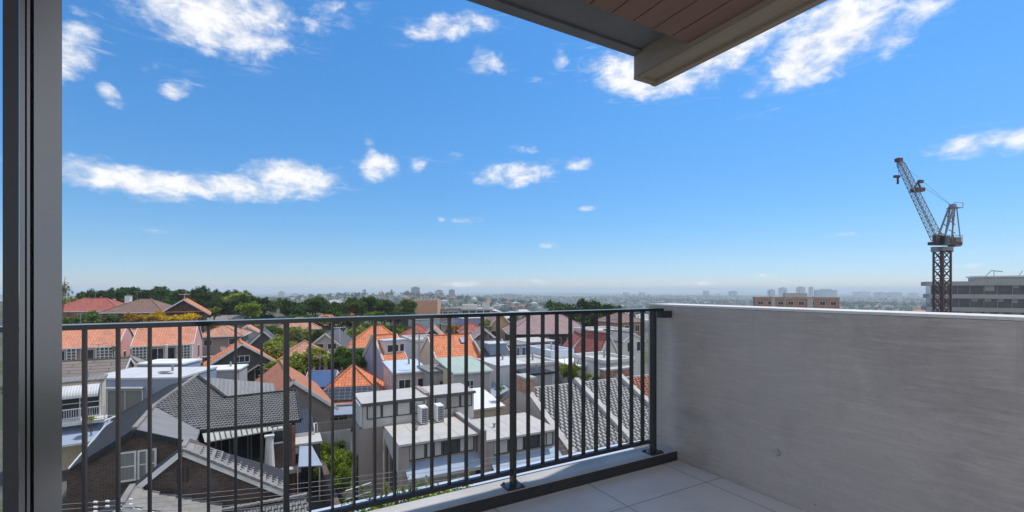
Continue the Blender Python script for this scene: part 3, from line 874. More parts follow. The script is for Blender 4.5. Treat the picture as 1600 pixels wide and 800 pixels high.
cd.build('dark_ridge_caps', 'darktile', ha, off)
gt = MB().bar((A1[0], A1[1] - .05, A1[2] - .1), (A2[0], A2[1] - .05, A2[2] - .1), .1, .24).bar((A2[0], A2[1] - .05, A2[2] - .1), (GR[0], GR[1] - .05, GR[2] - .1), .1, .24)
gt.build('barge_board', 'darktile', ha, off)
MB().bar((A0[0] - .06, A0[1], A0[2] + .02), (BL[0] - .06, BL[1], BL[2] + .02), .05, .06).build('side_gutter', 'whitemetal', ha, off)
vt = PA(147 + 0, 0 + 649, -7.9) if False else PZ(183, 650, -6.3)
MB().tube(vt, (vt[0], vt[1], vt[2] + .35), .06).tube((vt[0], vt[1], vt[2] + .02), (vt[0] - .5, vt[1] - .3, vt[2] - .15), .05).build('vent_pipe', 'whitemetal', ha, off)
wl = MB().prism_y([(A1[0] + .35, GA - 1), (GR[0] - .1, GA - 1), (GR[0] - .1, GR[2] - .2), (A2[0], A2[2] - .22), (A1[0] + .35, A1[2] + .0)], 28.5, 29.4)
recalc(wl.build('gable_wall', 'brownbrick', ha, off))
recalc(MB().box(-9.0, -4.0, 29.41, 41, GA - 1, -7.45).box(-3.99, .45, 33.3, 39, GA - 1, -7.0).build('rear_wall', 'brownbrick', ha, off))
W0, W1 = PB(183, 706, 28.47), PB(243, 744, 28.47)
def wall_window(parent, name, a0, a1, z0, z1, b, off, pane='curtain2', nx=2, ny=2, fmat='whitemetal', fr=.08, dp=.09):
    fm = MB().box(a0, a1, b - dp, b, z0, z0 + fr).box(a0, a1, b - dp, b, z1 - fr, z1).box(a0, a0 + fr, b - dp, b, z0 + fr, z1 - fr).box(a1 - fr, a1, b - dp, b, z0 + fr, z1 - fr)
    for k in range(1, nx):
        c = a0 + (a1 - a0) * k / nx; fm.box(c - fr * .6, c + fr * .6, b - dp, b, z0 + fr, z1 - fr)
    for k in range(1, ny):
        c = z0 + (z1 - z0) * k / ny; fm.box(a0 + fr, a1 - fr, b - dp * .7, b, c - fr * .35, c + fr * .35)
    f = fm.build(name, fmat, parent, off)
    MB().box(a0 + fr, a1 - fr, b - .03, b - .005, z0 + fr, z1 - fr).build('pane', pane, f, off)
    return f
wall_window(ha, 'window', W0[0], W0[0] + (W1[0] - W0[0]) * .5, W1[2] - .05, W0[2] - .05, 28.495, off, nx=1)
wall_window(ha, 'window', W0[0] + (W1[0] - W0[0]) * .53, W1[0] + .05, W1[2] - .05, W0[2] - .05, 28.495, off)
# verandah under the tiled roof
sk0, sk1 = PB(316, 677, 31.75), PB(441, 660, 31.75); sk2, sk3 = PB(442, 669, 31.0), PB(320, 691, 31.0)
sb = MB().slab([sk3, sk2, sk1, sk0], .06).build('verandah_awning', 'palegreen', ha, off)
rb_ = MB()
for k in range(1, 15):
    t = k / 15
    p, q = Vector(sk3).lerp(Vector(sk2), t), Vector(sk0).lerp(Vector(sk1), t)
    rb_.bar((p.x, p.y, p.z + .02), (q.x, q.y, q.z + .02), .035, .05)
rb_.build('awning_battens', 'darkgrey', sb, off)
zb = -9.65
MB().box(-4.0, 1.3, 30.75, 33.3, zb - .25, zb).build('verandah_floor', 'paletile', ha, off)
ct = PB(421, 682, 30.95)
cl = MB().tube((ct[0], 30.98, zb), (ct[0], 30.98, ct[2]), .3, .2, 12).box(ct[0] - .33, ct[0] + .33, 30.7, 31.26, zb, zb + .1).box(ct[0] - .26, ct[0] + .26, 30.74, 31.22, ct[2], ct[2] + .1)
cl.build('verandah_column', 'white', ha, off)
bl_ = MB().box(-3.2, ct[0] - .3, 30.85, 30.9, zb + .9, zb + .95).box(-3.2, ct[0] - .3, 30.85, 30.9, zb + .1, zb + .14)
for k in range(24):
    xx = -3.15 + k * (ct[0] - .3 + 3.1) / 24; bl_.box(xx, xx + .02, 30.86, 30.885, zb + .14, zb + .9)
bl_.build('balustrade', 'railmetal', ha, off)
for k, (p0, p1) in enumerate(((325, 338), (345, 360), (365, 388), (392, 412))):
    a0, a1 = PB(p0, 700, 33.28)[0], PB(p1, 700, 33.28)[0]
    wall_window(ha, 'verandah_door', a0, a1, zb + .05, -7.55, 33.29, off, pane='glass', nx=1, ny=1, fmat='greymetal', fr=.06)
# brick pier right of the column
bp0 = PB(424, 700, 31.3)[0]; bp1 = PB(456, 700, 31.3)[0]
MB().box(bp0, bp1, 31.3, 33.28, GA - 1, -7.05).build('side_wall', 'brownbrick', ha, off)
ww0, ww1 = PB(424, 672, 31.29), PB(446, 691, 31.29)
wall_window(ha, 'window', ww0[0] + .05, ww1[0], ww1[2], ww0[2], 31.29, off, pane='glass', nx=1, ny=1)
MB().box(bp1, bp1 + .2, 31.3, 34, GA - 1, -7.2).build('corner_pier', 'redbrick', ha, off)
# porch gable in front
QA, QR, QL = PB(285, 702, 26.1), PB(443, 766, 26.1), PB(195, 774, 26.1)
ql = (QA[0] - 4.3, 26.1, QA[2] - 4.3 * (QA[2] - QL[2]) / (QA[0] - QL[0]))
qb = 1.25
pr = MB().slab([QA, QR, (QR[0], 26.1 + qb + 1.4, QR[2] + .15), (QA[0], 26.1 + qb, QA[2])], .14)
pr = pr.build('porch_roof', 'darktile', ha, off)
tq = MB(); pq = [QR, QA, (QA[0], 26.1 + qb, QA[2]), (QR[0], 26.1 + qb + 1.4, QR[2] + .15)]
tiles_on(tq, (QR[0], 26.1, QR[2]), (QR[0], 28.0, QR[2]), QA, pq, .3, .33, rise=.05, roll=.02); tq.build('tile_courses', 'warmcourse', pr, off)
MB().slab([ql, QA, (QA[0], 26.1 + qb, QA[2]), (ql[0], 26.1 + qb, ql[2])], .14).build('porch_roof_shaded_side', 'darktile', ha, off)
pc = MB(); caps(pc, (QA[0], 26.0, QA[2]), QR and (QR[0], 26.0, QR[2]), 13, .24, .1)
pc.bar((QA[0], 26.1, QA[2] + .06), (QA[0], 26.1 + qb, QA[2] + .06), .22, .14)
pc.build('porch_ridge_caps', 'warmcourse', ha, off)
MB().bar((QA[0], 26.0, QA[2] - .16), (QR[0], 26.0, QR[2] - .16), .06, .2).bar((ql[0], 26.0, ql[2] - .12), (QA[0], 26.0, QA[2] - .12), .06, .22).build('porch_barge_board', 'whitemetal', ha, off)
recalc(MB().prism_y([(ql[0] + .3, GA - 1), (QR[0] - .15, GA - 1), (QR[0] - .15, QR[2] - .1), (QA[0], QA[2] - .16), (ql[0] + .3, ql[2] + .1)], 26.3, 28.4).build('porch_wall', 'brownbrick', ha, off))
v0 = PB(288, 742, 26.29)
MB().box(v0[0] - .28, v0[0] - .2, 26.27, 26.295, v0[2] - .35, v0[2] + .35).box(v0[0] - .1, v0[0] - .02, 26.27, 26.295, v0[2] - .35, v0[2] + .35).box(v0[0] + .08, v0[0] + .16, 26.27, 26.295, v0[2] - .35, v0[2] + .35).build('gable_vent', 'railmetal', ha, off)
MB().bar(PB(313, 703, 27.6), PB(396, 737, 28.2), .16, .16).build('valley_gutter', 'darktile', ha, off)
# small entry gable below it
EA, EB_ = PB(207, 761, 26.05), PB(190, 789, 24.1)
sp = 3.4
er = MB().slab([(EB_[0], EB_[1], EB_[2]), (EB_[0] + sp, EB_[1], EB_[2] - sp * .45), (EA[0] + sp, EA[1], EA[2] - sp * .45), EA], .12)
er = er.build('entry_roof', 'darktile', ha, off)
tq = MB(); e0_, e1_ = (EB_[0] + sp, EB_[1], EB_[2] - sp * .45), (EA[0] + sp, EA[1], EA[2] - sp * .45)
tiles_on(tq, e0_, e1_, EA, [e0_, e1_, EA, EB_], .3, .33, rise=.05, roll=.02); tq.build('tile_courses', 'warmcourse', er, off)
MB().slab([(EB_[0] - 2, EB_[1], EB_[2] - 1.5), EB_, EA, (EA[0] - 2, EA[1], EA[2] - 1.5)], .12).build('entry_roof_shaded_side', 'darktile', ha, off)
ec = MB(); caps(ec, EB_, EA, 9, .22, .12); ec.build('entry_ridge_caps', 'warmcourse', ha, off)
MB().bar((EB_[0] - 2, EB_[1] - .05, EB_[2] - 1.62), (EB_[0], EB_[1] - .05, EB_[2] - .12), .06, .2).bar((EB_[0], EB_[1] - .05, EB_[2] - .12), (EB_[0] + sp, EB_[1] - .05, EB_[2] - sp * .45 - .12), .06, .2).build('entry_barge_board', 'whitemetal', ha, off)
recalc(MB().prism_y([(EB_[0] - 1.8, GA - 1), (EB_[0] + sp - .2, GA - 1), (EB_[0] + sp - .2, EB_[2] - sp * .45 - .05), (EB_[0], EB_[2] - .2), (EB_[0] - 1.8, EB_[2] - 1.5)], 24.25, 26.0).build('entry_wall', 'brownbrick', ha, off))

# ---- low tiled roof at the bottom of the view
L0, L1 = PZ(345, 801, -9.3), PZ(478, 765, -9.3)
lr, off2 = grid_thing('garage', 'low garage with a pale grey tiled roof below the dark brick house', 'garage', (L0[0] + L1[0]) / 2, 24, GA)
bq = L0[1] + .1
la, lb = L0[0] - .6, L1[0]
lp = [(la, bq - 4.2, -11.1), (lb, bq - 4.2, -11.1), (lb, bq, -9.3), (la, bq, -9.3)]
rr_ = MB().slab(lp, .14).build('roof', 'darktile', lr, off2)
tb = MB(); tiles_on(tb, lp[0], lp[1], lp[2], lp, .26, .27, rise=.05, cov=.86, lap=-.03); tb.build('tile_courses', 'slatecourse', rr_, off2)
tb = MB(); caps(tb, lp[3], lp[2], 16, .2, .1); tb.build('ridge_caps', 'warmcourse', rr_, off2)
MB().prism_x([(bq - 4, GA - 1), (bq - .1, GA - 1), (bq - .1, -9.5), (bq - 4, -11.25)], la + .2, lb - .2).build('wall', 'brownbrick', lr, off2)

# ---- rear annex with a blue-white awning, right of the house
an, off3 = grid_thing('annex', 'small brick annex with a blue-white sheet awning beside the dark brick house', 'annex', 2.2, 31, GA)
q = [PB(466, 729, 30.2), PB(504, 727, 30.2), PB(487, 696, 31.6), PB(468, 697, 31.6)]
MB().slab(q, .06).build('awning', 'awningblue', an, off3)
aa0 = q[0][0] - .1; aa1 = q[1][0]
MB().box(aa0, aa1 + .0, 31.7, 36, GA - 1, q[2][2] + .05).build('wall', 'brownbrick', an, off3)
MB().box(aa0 - .1, aa1 + .1, 31.6, 36.1, q[2][2] + .06, q[2][2] + .2).build('roof', 'offwhite', an, off3)
MB().box(aa0 - .3, aa1 - .5, 31.64, 31.69, q[2][2] - .42, q[2][2] - .02).build('white_fascia', 'whitemetal', an, off3)
MB().box(aa0 + .05, aa0 + .1, 30.3, 30.38, GA, q[0][2] - .05).box(aa1 - .2, aa1 - .12, 30.3, 30.38, GA, q[1][2] - .05).build('awning_post', 'whitemetal', an, off3)
wall_window(an, 'door', aa0 + .2, aa1 - .3, GA + .4, q[0][2] - .3, 31.69, off3, pane='glass', nx=1, ny=1, fmat='darkgrey')
# brick side wall running towards the street
bw0, bw1 = PZ(500, 722, -9.7), PZ(538, 792, -10.2)
sw, off4 = grid_thing('brick_boundary_wall', 'brown brick boundary wall between the dark brick house and the grey driveway', 'wall', bw1[0], bw1[1] - 1, GA)
MB().slab([(bw1[0] - .3, 21, -10.3), (bw1[0], 21, -10.3), (bw0[0] + .3, bw0[1], -9.7), (bw0[0], bw0[1], -9.7)], 2.6).build('brickwork', 'brownbrick', sw, off4)

# ---- modern townhouses
GT = -11.8
def townhouse(label, a0, a1, ztop, b0, bm, bk, ua0, ua1, uz, first):
    t, o = grid_thing('townhouse', label, 'townhouse', (a0 + a1) / 2, b0, GT)
    zt = ztop
    # lower storeys
    MB().box(a0 + .02, a1 - .02, b0 + .35, bm + .1, GT - 1, zt - .12).build('lower_wall', 'taupe', t, o)
    rf = MB().box(a0 - .03, a1, b0, bm, zt - .11, zt).build('flat_roof', 'screed', t, o)
    v = MB()
    v.tube((a0 + 1.4, b0 + 2.0, zt), (a0 + 1.4, b0 + 2.0, zt + .18), .07).box(a0 + 1.32, a0 + 1.48, b0 + 1.92, b0 + 2.08, zt + .18, zt + .24); v.build('roof_vent', 'greymetal', rf, o)
    sm_ = MB()
    for k in range(1, 4): sm_.box(a0 + k * (a1 - a0) / 4 - .012, a0 + k * (a1 - a0) / 4 + .012, b0 + .02, bm - .02, zt + .001, zt + .012)
    sm_.build('roof_seam', 'grey', rf, o)
    MB().box(a0 + .1, a1 - .02, b0 - .02, b0 + .02, zt - .15, zt - .115).build('roof_edge', 'darkgrey', rf, o)
    # blade wall on the left
    if first:
        bl1 = PA(624.5, 742, a0)
        MB().prism_x([(b0 + .03, zt - .112), (bm, zt - .112), (bm, zt - .5), (b0 + .03, bl1[2])], a0 - .06, a0 + .0).build('blade_wall', 'offwhite', t, o)
        MB().box(a0 - .05, a0 + .5, b0 + .02, b0 + .33, GT, zt - .13).build('corner_wall', 'taupe', t, o)
        for k in range(3):
            bb = bm - .4 - k * 1.1
            MB().box(a0 - .02, a0 + .017, bb - .55, bb, zt - 2.9, zt - 1.0).build('side_window', 'glass', t, o)
    else:
        MB().box(a0 - .05, a0 + .45, b0 + .02, b0 + .33, GT, zt - .13).build('corner_wall', 'taupe', t, o)
    # front windows
    zw1, zw0 = zt - .17, zt - 1.0
    n = 4
    for k in range(n):
        w0 = a0 + .55 + k * (a1 - a0 - .65) / n; w1 = a0 + .5 + (k + 1) * (a1 - a0 - .65) / n
        wall_window(t, 'window', w0, w1, zw0, zw1, b0 + .345, o, pane=('curtain' if k != 2 else 'glass'), nx=2 if k % 2 else 1, ny=1, fmat='railmetal', fr=.05, dp=.06)
    # awning over the lower storey
    aw = MB().slab([(a0 + .3, b0 - .5, zt - 1.6), (a1 + .1, b0 - .5, zt - 1.6), (a1 + .1, b0 + .34, zt - 1.12), (a0 + .3, b0 + .34, zt - 1.12)], .07).build('awning', 'awningblue', t, o)
    MB().box(a0 + .3, a1 + .1, b0 - .55, b0 - .502, zt - 1.76, zt - 1.6).build('awning_edge', 'greymetal', aw, o)
    lv = MB()
    z = GT + .1
    while z < zt - 1.95:
        lv.box(a0 + .52, a1 - .05, b0 + .29, b0 + .34, z, z + .1); z += .16
    lv.build('louvre_screen', 'taupe', t, o)
    # set-back upper storey
    MB().box(ua0 + .02, ua1, bm + .12, bk, zt - .05, uz - .11).build('upper_wall', 'offwhite', t, o)
    ur = MB().box(ua0 - .05, ua1 + .05, bm, bk + .1, uz - .11, uz).build('upper_roof', 'whitesheet' if False else 'screed', t, o)
    MB().box(ua0 - .07, ua1 + .07, bm - .05, bm - .002, uz - .16, uz - .01).build('upper_roof_edge', 'darkgrey', ur, o)
    for k in range(4 if first else 3):
        nn = 4 if first else 3
        w0 = ua0 + .25 + k * (ua1 - ua0 - .35) / nn; w1 = ua0 + .22 + (k + 1) * (ua1 - ua0 - .35) / nn
        wall_window(t, 'upper_window', w0, w1, uz - .95, uz - .17, bm + .115, o, pane='curtain' if first else 'curtain2', nx=1, ny=1, fmat='railmetal', fr=.05, dp=.06)
    return t, o
t1, o1 = townhouse('left modern townhouse with pale flat roofs and a white blade wall', 5.45, 9.75, -6.6, 23.1, 26.75, 29.6, 4.25, 7.95, -5.2, True)
MB().box(4.1, 4.24, 26.8, 29.6, -6.5, -5.32).build('side_fascia', 'offwhite', t1, o1)
MB().box(4.12, 5.4, 26.9, 29.6, GT - 1, -6.66).build('tall_side_wall', 'taupe', t1, o1)
MB().box(4.05, 4.075, 27.4, 27.8, -11.3, -8.3).box(4.05, 4.075, 28.6, 29.0, -11.3, -8.3).build('side_window', 'glass', t1, o1)
t2, o2 = townhouse('right modern townhouse with a pale flat roof and brown upper storey beside the chimney gable', 10.1, 14.7, -7.0, 22.9, 27.0, 29.6, 8.3, 11.1, -5.2, False)
pwl = MB().box(9.78, 10.02, 22.7, 29.5, -8.6, -6.42)
pwl.build('party_wall', 'taupe', t2, o2)
MB().box(9.76, 10.04, 22.68, 29.5, -6.417, -6.37).build('party_wall_coping', 'grey', t2, o2)
MB().box(7.98, 8.28, 27.3, 29.6, -7, -5.1).build('dividing_wall', 'taupe', t2, o2)
for k, (px, nm) in enumerate(((661, 'left white air conditioning unit standing on the flat townhouse roof'), (686, 'right white air conditioning unit standing on the flat townhouse roof'))):
    p = PB(px, 650, 26.3)
    ac, oa = grid_thing('air_conditioner', nm, 'air conditioner', p[0], 26.3, -6.6 if k == 0 else -6.6)
    ac['group'] = 'air conditioners on the townhouse roof'
    x0 = p[0] - .22
    MB().box(x0, x0 + .42, 25.95, 26.7, -6.55, -5.62).build('casing', 'whitemetal', ac, oa)
    g = MB()
    for i in range(8): g.box(x0 + .05, x0 + .38, 25.92, 25.949, -6.48 + i * .105, -6.43 + i * .105)
    for i in range(4): g.box(x0 + .06 + i * .1, x0 + .08 + i * .1, 25.925, 25.949, -6.5, -5.68)
    g.build('fan_grille', 'darkgrey', ac, oa)
    MB().box(x0, x0 + .06, 25.97, 26.67, -6.6, -6.55).box(x0 + .36, x0 + .42, 25.97, 26.67, -6.6, -6.55).build('foot', 'darkgrey', ac, oa)

# ---- terrace with steep tiled slopes and fire walls
tr, o5 = grid_thing('terrace_house', 'terrace with steep pale corrugated tiles, white fire wall copings and a chimneyed end gable', 'house', 20, 26, -12)
ea, eb, rbq, ez, rz_ = 15.9, 28, 28.95, -8.6, -6.0
for k, (a0, a1) in enumerate(((15.95, 20.05), (20.4, 24.2), (24.55, 27.6))):
    P_ = [(a0, 23.0, ez), (a1, 23.0, ez), (a1, rbq, rz_), (a0, rbq, rz_)]
    rr2 = MB().slab(P_, .12).build('roof_slope', 'membrane', tr, o5)  # near-black base stands in for shade in the channels between tile rolls
    tm_ = MB(); tiles_on(tm_, P_[0], P_[1], P_[2], P_, .34, .34, rise=.07, roll=.1, cov=.54, lap=-.02); tm_.build('tile_courses', 'brighttile' if k < 2 else 'salmon', rr2, o5)
    MB().slab([(a1, 34.6, ez), (a0, 34.6, ez), (a0, rbq, rz_), (a1, rbq, rz_)], .12).build('rear_slope', 'darktile', tr, o5)
    MB().bar((a0, rbq, rz_ + .06), (a1, rbq, rz_ + .06), .22, .12).build('ridge_caps', 'paletile', tr, o5)
for a in (20.06, 24.22):
    MB().prism_x([(22.9, ez - .4), (34.7, ez - .4), (34.7, ez + .25), (rbq, rz_ + .4), (22.9, ez + .25)], a, a + .32).build('fire_wall', 'grey', tr, o5)
    MB().bar((a + .16, 22.85, ez + .29), (a + .16, rbq, rz_ + .45), .4, .1).build('fire_wall_coping', 'paletile', tr, o5)
recalc(MB().prism_x([(23.15, -12.6), (34.5, -12.6), (34.5, ez - .1), (rbq, rz_ + .25), (23.15, ez - .1)], 15.62, 15.93).build('end_gable_wall', plaster('pinkish_render', (.52, .44, .4), .15), tr, o5))
MB().bar((15.78, 22.9, ez), (15.78, rbq, rz_ + .32), .42, .1).bar((15.78, rbq, rz_ + .32), (15.78, 34.6, ez), .42, .1).build('gable_coping', 'paletile', tr, o5)
MB().box(15.95, 27.6, 23.2, 34.4, -12.6, ez - .15).build('wall', 'offwhite', tr, o5)
MB().box(15.7, 27.6, 22.72, 22.98, ez - .18, ez - .02).build('gutter', 'whitemetal', tr, o5)
cc = PA(823, 595, 15.8)
ch = MB().box(15.5, 16.15, rbq - .75, rbq + .75, rz_ - .1, cc[2] + .2).build('chimney', 'orangebrick', tr, o5)
MB().box(15.4, 16.25, rbq - .85, rbq + .85, cc[2] + .2, cc[2] + .34).build('chimney_cap', 'grey', ch, o5)
# brick wall with pale coping behind the slopes
k0, k1 = PB(944, 610, 30.0), PB(986, 576, 30.0)
MB().box(k0[0], k1[0] + .2, 30, 30.6, -9, k1[2]).build('brick_stack', 'orangebrick', tr, o5)
MB().box(k0[0] - .08, k1[0] + .28, 29.9, 30.7, k1[2], k1[2] + .14).build('stack_coping', 'paletile', tr, o5)

# ---- white lean-to roof and low wall left of the end gable
ws, o6 = grid_thing('lean_to', 'white sunlit lean-to roof on a cream wall left of the chimneyed gable', 'lean-to', 13, 31, GT)
z_ = -6.9
f0, f1 = PZ(748, 643, z_), PZ(770, 649, z_)
MB().slab([(11.6, 29.7, z_ - .25), (14.6, 29.7, z_ - .25), (14.6, 34, z_ + .25), (11.6, 34, z_ + .25)], .12).build('roof', 'white', ws, o6)
MB().box(11.8, 14.5, 29.9, 33.9, GT - 1, z_ - .4).build('wall', 'cream', ws, o6)

# ================================================================== middle distance
# left cluster below the pink terraces
house('brown_roof_house', 'low house with a wide striped brown roof below the left pink terrace', 128, 602, 44, 5.4, 7, 2.0, 'gx', 'taupe', 'stripetile', wins=[('f', -2, -1.2, 1.2, 1), ('f', 2, -1.2, 1.2, 1)])
vh, h = house('balcony_cottage', 'small cream cottage with a white curved awning and white balustrade at the far left', 122, 598, 33, 2.6, 2.2, 0, 'flat', 'cream', 'greytile', th=36, over=.1)
def curved_awning(root, h, w_, z0, depth, drop):
    mb = MB(); n = 7
    pts = [(-depth * math.sin(k / n * math.pi / 2) , z0 - drop * (1 - math.cos(k / n * math.pi / 2))) for k in range(n + 1)]
    for (y0, a), (y1, b) in zip(pts, pts[1:]):
        mb.slab([(-w_ / 2, y1, b), (w_ / 2, y1, b), (w_ / 2, y0, a), (-w_ / 2, y0, a)], .05)
    return mb.build('curved_awning', 'whitesheet', root)
curved_awning(vh, h, 2.4, h - .15, 1.2, .7)
zf = h - 2.55
MB().box(-1.6, 1.6, -1.3, 0, zf - .2, zf).build('balcony_slab', 'white', vh)
b_ = MB().box(-1.6, 1.6, -1.3, -1.25, zf + .9, zf + .96).box(-1.6, 1.6, -1.3, -1.25, zf + .06, zf + .1).box(-1.6, -1.54, -1.31, -1.24, zf, zf + 1).box(1.54, 1.6, -1.31, -1.24, zf, zf + 1)
for k in range(26): b_.box(-1.52 + k * .12, -1.495 + k * .12, -1.29, -1.26, zf + .1, zf + .9)
b_.build('balustrade', 'whitemetal', vh)
window(vh, 'f', .1, zf + 1.1, 2.2, 2.1, (1.6, 2.2), nx=2, ny=2, name='glazed_door')
aw = MB().slab([(-1.9, -2.6, zf - 1.1), (1.9, -2.6, zf - 1.1), (1.9, -.05, zf - .5), (-1.9, -.05, zf - .5)], .08).build('lower_awning', 'awningblue', vh)
MB().box(-1.9, 1.9, -2.66, -2.605, zf - 1.25, zf - 1.1).build('gutter', 'whitemetal', aw)
house('grey_hip_cottage', 'cottage with a grey-brown pyramid roof between the two pink terraces', 195, 582, 49, 3.6, 4, 1.6, 'hip', 'offwhite', 'greytile')
bm_, h = house('blue_grey_house', 'modern blue-grey box house with a white flat roof beside the dark brick gables', 208, 593, 38, 7.5, 5.2, 0, 'flat', 'bluegrey', 'whitesheet', th=4, over=.05)
window(bm_, 'f', -.6, h - 1.9, 2.8, 2.1, (3.45, 5.2), pane='curtain2', nx=2)
MB().box(-2.1, .9, -.35, -.01, h - .72, h - .58).build('window_hood', 'whitemetal', bm_)
MB().box(.4, 1.2, 2.3, 2.7, h + .152, h + .2).box(1.0, 2.0, 1.5, 1.9, h + .152, h + .2).build('roof_vents', 'darkgrey', bm_)
MB().tube((1.35, -.12, h - 3), (1.35, -.12, h - .9), .05).box(1.25, 1.45, -.2, -.02, h - .9, h - .65).build('downpipe', 'whitemetal', bm_)
house('blue_grey_annex', 'white-topped blue-grey annex behind the blue-grey box house', 250, 570, 46, 4.3, 3, .0, 'flat', 'bluegrey', 'white', th=4, over=.1)

# the pink terraces
def lattice(root, u0, u1, z0, z1, y):
    fr = MB().box(u0, u1, y - .1, y, z0 - .08, z0).box(u0, u1, y - .1, y, z1, z1 + .08)
    n = int((u1 - u0) / .36); m_ = int((z1 - z0) / .36)
    for k in range(n + 1): fr.box(u0 + (u1 - u0) * k / n - .05, u0 + (u1 - u0) * k / n + .05, y - .08, y - .02, z0, z1)
    for k in range(1, m_): fr.box(u0, u1, y - .07, y - .03, z0 + (z1 - z0) * k / m_ - .05, z0 + (z1 - z0) * k / m_ + .05)
    f = fr.build('lattice_screen', 'white', root)
    MB().box(u0, u1, y + .06, y + .09, z0, z1).build('dark_backing', 'darkgrey', f)  # dark backing sheet added so the white lattice stands out
    return f
p1, h = house('pink_terrace', 'left pink terrace house with salmon tiles and white lattice balcony screens', 118, 541, 60, 8.6, 8.5, 2.6, 'gx', 'pink', 'salmon', over=.25,
              wins=[('f', -1.8, -1.6, 1.6, 2.2, dict(nx=2)), ('f', 1.2, -1.5, 1.4, 2.0, dict(nx=2)), ('r', 3, -2.2, 1.2, 2.0, dict(nx=1)), ('r', 6.3, -2.2, 1.2, 2.0, dict(nx=1))])
for u0, u1 in ((-4.1, -2.8), (-.7, .2), (2.2, 3.9)): lattice(p1, u0, u1, h - 2.6, h - .3, -.5)
MB().box(-4.3, 4.3, -.6, -.02, h - 3.0, h - 2.72).build('balcony_slab', 'offwhite', p1)
for x_ in (4.05, -2.55): MB().box(x_, x_ + .25, -.75, -.02, h - 4.5, h - .1).build('white_pier', 'white', p1)
p2, h = house('pink_terrace', 'right pink terrace house with salmon tiles, white lattice and a sunlit pink gable side', 255, 537, 62, 6.6, 8.5, 2.7, 'gx', 'pink', 'salmon', over=.25,
              wins=[('f', -.6, -1.6, 1.4, 2.1, dict(nx=2)), ('f', .9, -1.5, .9, 2.0, dict(nx=1)), ('r', 5, -1.8, 1.6, 2.0, dict(nx=1))])
for u0, u1 in ((-3.2, -1.3), (1.6, 3.1)): lattice(p2, u0, u1, h - 2.6, h - .3, -.5)
MB().box(-3.3, 3.3, -.6, -.02, h - 3.0, h - 2.72).build('balcony_slab', 'white', p2)
for q_ in ((3.05, 3.34, -.8, -.02, h - 6, h - .05), (.3, .55, -.7, -.02, h - 2.7, h - .1), (3.05, 3.34, 8.51, 8.75, 0, h - .3)): MB().box(*q_).build('white_pier', 'white', p2)
house('pink_wing', 'pink rear wing with dark windows between the two pink terraces', 210, 532, 70, 4.4, 6, 1.5, 'gx', 'pink', 'salmon', over=.15,
      wins=[('f', -1.3, -2.0, 1.2, 2.3, dict(nx=1)), ('f', 1.2, -2.1, 1.2, 2.3, dict(nx=1))])

# far left rise
house('hip_house', 'red hip-roofed house on the far left rise behind the lacy tree', 128, 486, 95, 13, 9, 2.6, 'hip', 'redbrick', 'redtile', th=15, wins=[('f', -4, -1.3, 1.5, 1.3), ('f', 0, -1.3, 1.5, 1.3), ('r', 4, -1.3, 1.2, 1.3)])
house('hip_house', 'brown hip-roofed house between the red roof and the orange gable', 207, 488, 95, 11, 9, 2.7, 'hip', 'brownbrick', 'browntile', th=10, wins=[('f', -3.5, -1.2, 1.5, 1.4), ('f', 2, -1.2, 1.5, 1.4)])
l3, h = house('gable_house', 'brick house with a bright orange gable roof before the dark tree belt', 287, 487, 92, 7.2, 11, 2.5, 'gy', 'brownbrick', 'orange', th=32, over=.9, wins=[('f', -1.6, -1.4, 1.3, 1.3), ('f', 1.6, -1.4, 1.3, 1.3), ('r', 4, -1.4, 1.2, 1.3)])
MB().box(-3.5, 3.5, -.75, -.1, h - .1, h + .1).build('gable_hood', 'orange', l3)
house('white_cottage', 'white cottage with white chimneys behind the red and brown hip roofs', 168, 480, 112, 7.5, 6, 1.0, 'gx', 'white', 'whitesheet', th=10, chim=[(-3.2, 3, .3, 2.1, .8, 'white'), (2.8, 3, .3, 2.6, 1.1, 'white'), (-1, 4, .3, 1.7, .5, 'white')])
house('brown_cottage', 'brown roofed cottage with a white chimney behind the brown hip roof', 246, 484, 108, 6, 6, 1.7, 'hip', 'taupe', 'browntile', th=20, chim=[(-2.2, 3, .3, 2.3, .7, 'white')])
house('low_brown_house', 'long low grey-brown roofed house at the foot of the tree belt', 348, 500, 108, 7.5, 6, 1.0, 'gx', 'taupe', 'greytile', th=5)

# right of the pink terraces
h5, h = house('taupe_house', 'taupe two-storey house with a dull red hip roof and an air conditioner on its wall', 343, 525, 79, 6.3, 7, 1.7, 'hip', 'taupe', 'tantile', over=.5, th=20,
      wins=[('f', -1.7, -1.1, 1.3, 1.1, dict(nx=1)), ('f', 1.9, -1.0, 1.1, 1.1, dict(nx=1)), ('f', -1.5, -4, 1.5, 1.4)])
MB().box(.2, 1.0, -.4, -.02, h - 2.4, h - 1.8).build('wall_unit', 'white', h5)
MB().box(-3.2, 2.6, -1.6, -.03, h - 3.4, h - 3.25).box(-3.2, 2.6, -2.2, -.4, h - 4.6, h - 4.45).build('white_awning', 'whitesheet', h5)
h6, h = house('gable_house', 'dark olive weatherboard house with an orange-edged gable above a white carport', 378, 569, 54, 7.4, 4, 2.5, 'gy', 'darkolive', 'orange', over=.6, th=33,
      wins=[('f', 0, .6, 1.6, .8, dict(nx=3)), ('f', 2.0, -1.3, 1.4, 1.2), ('f', -1.5, -1.6, 2.6, 1.6)])
mb = MB()
for k in range(-9, 10):
    top = h + 2.5 - abs(k) * .36 * 2.7 / 3.5 - .1
    if abs(k * .36) < 3.4: mb.box(k * .36 - .02, k * .36 + .02, -.03, -.003, h - .1, top - .15)
mb.build('cover_strip', 'darkgrey', h6)
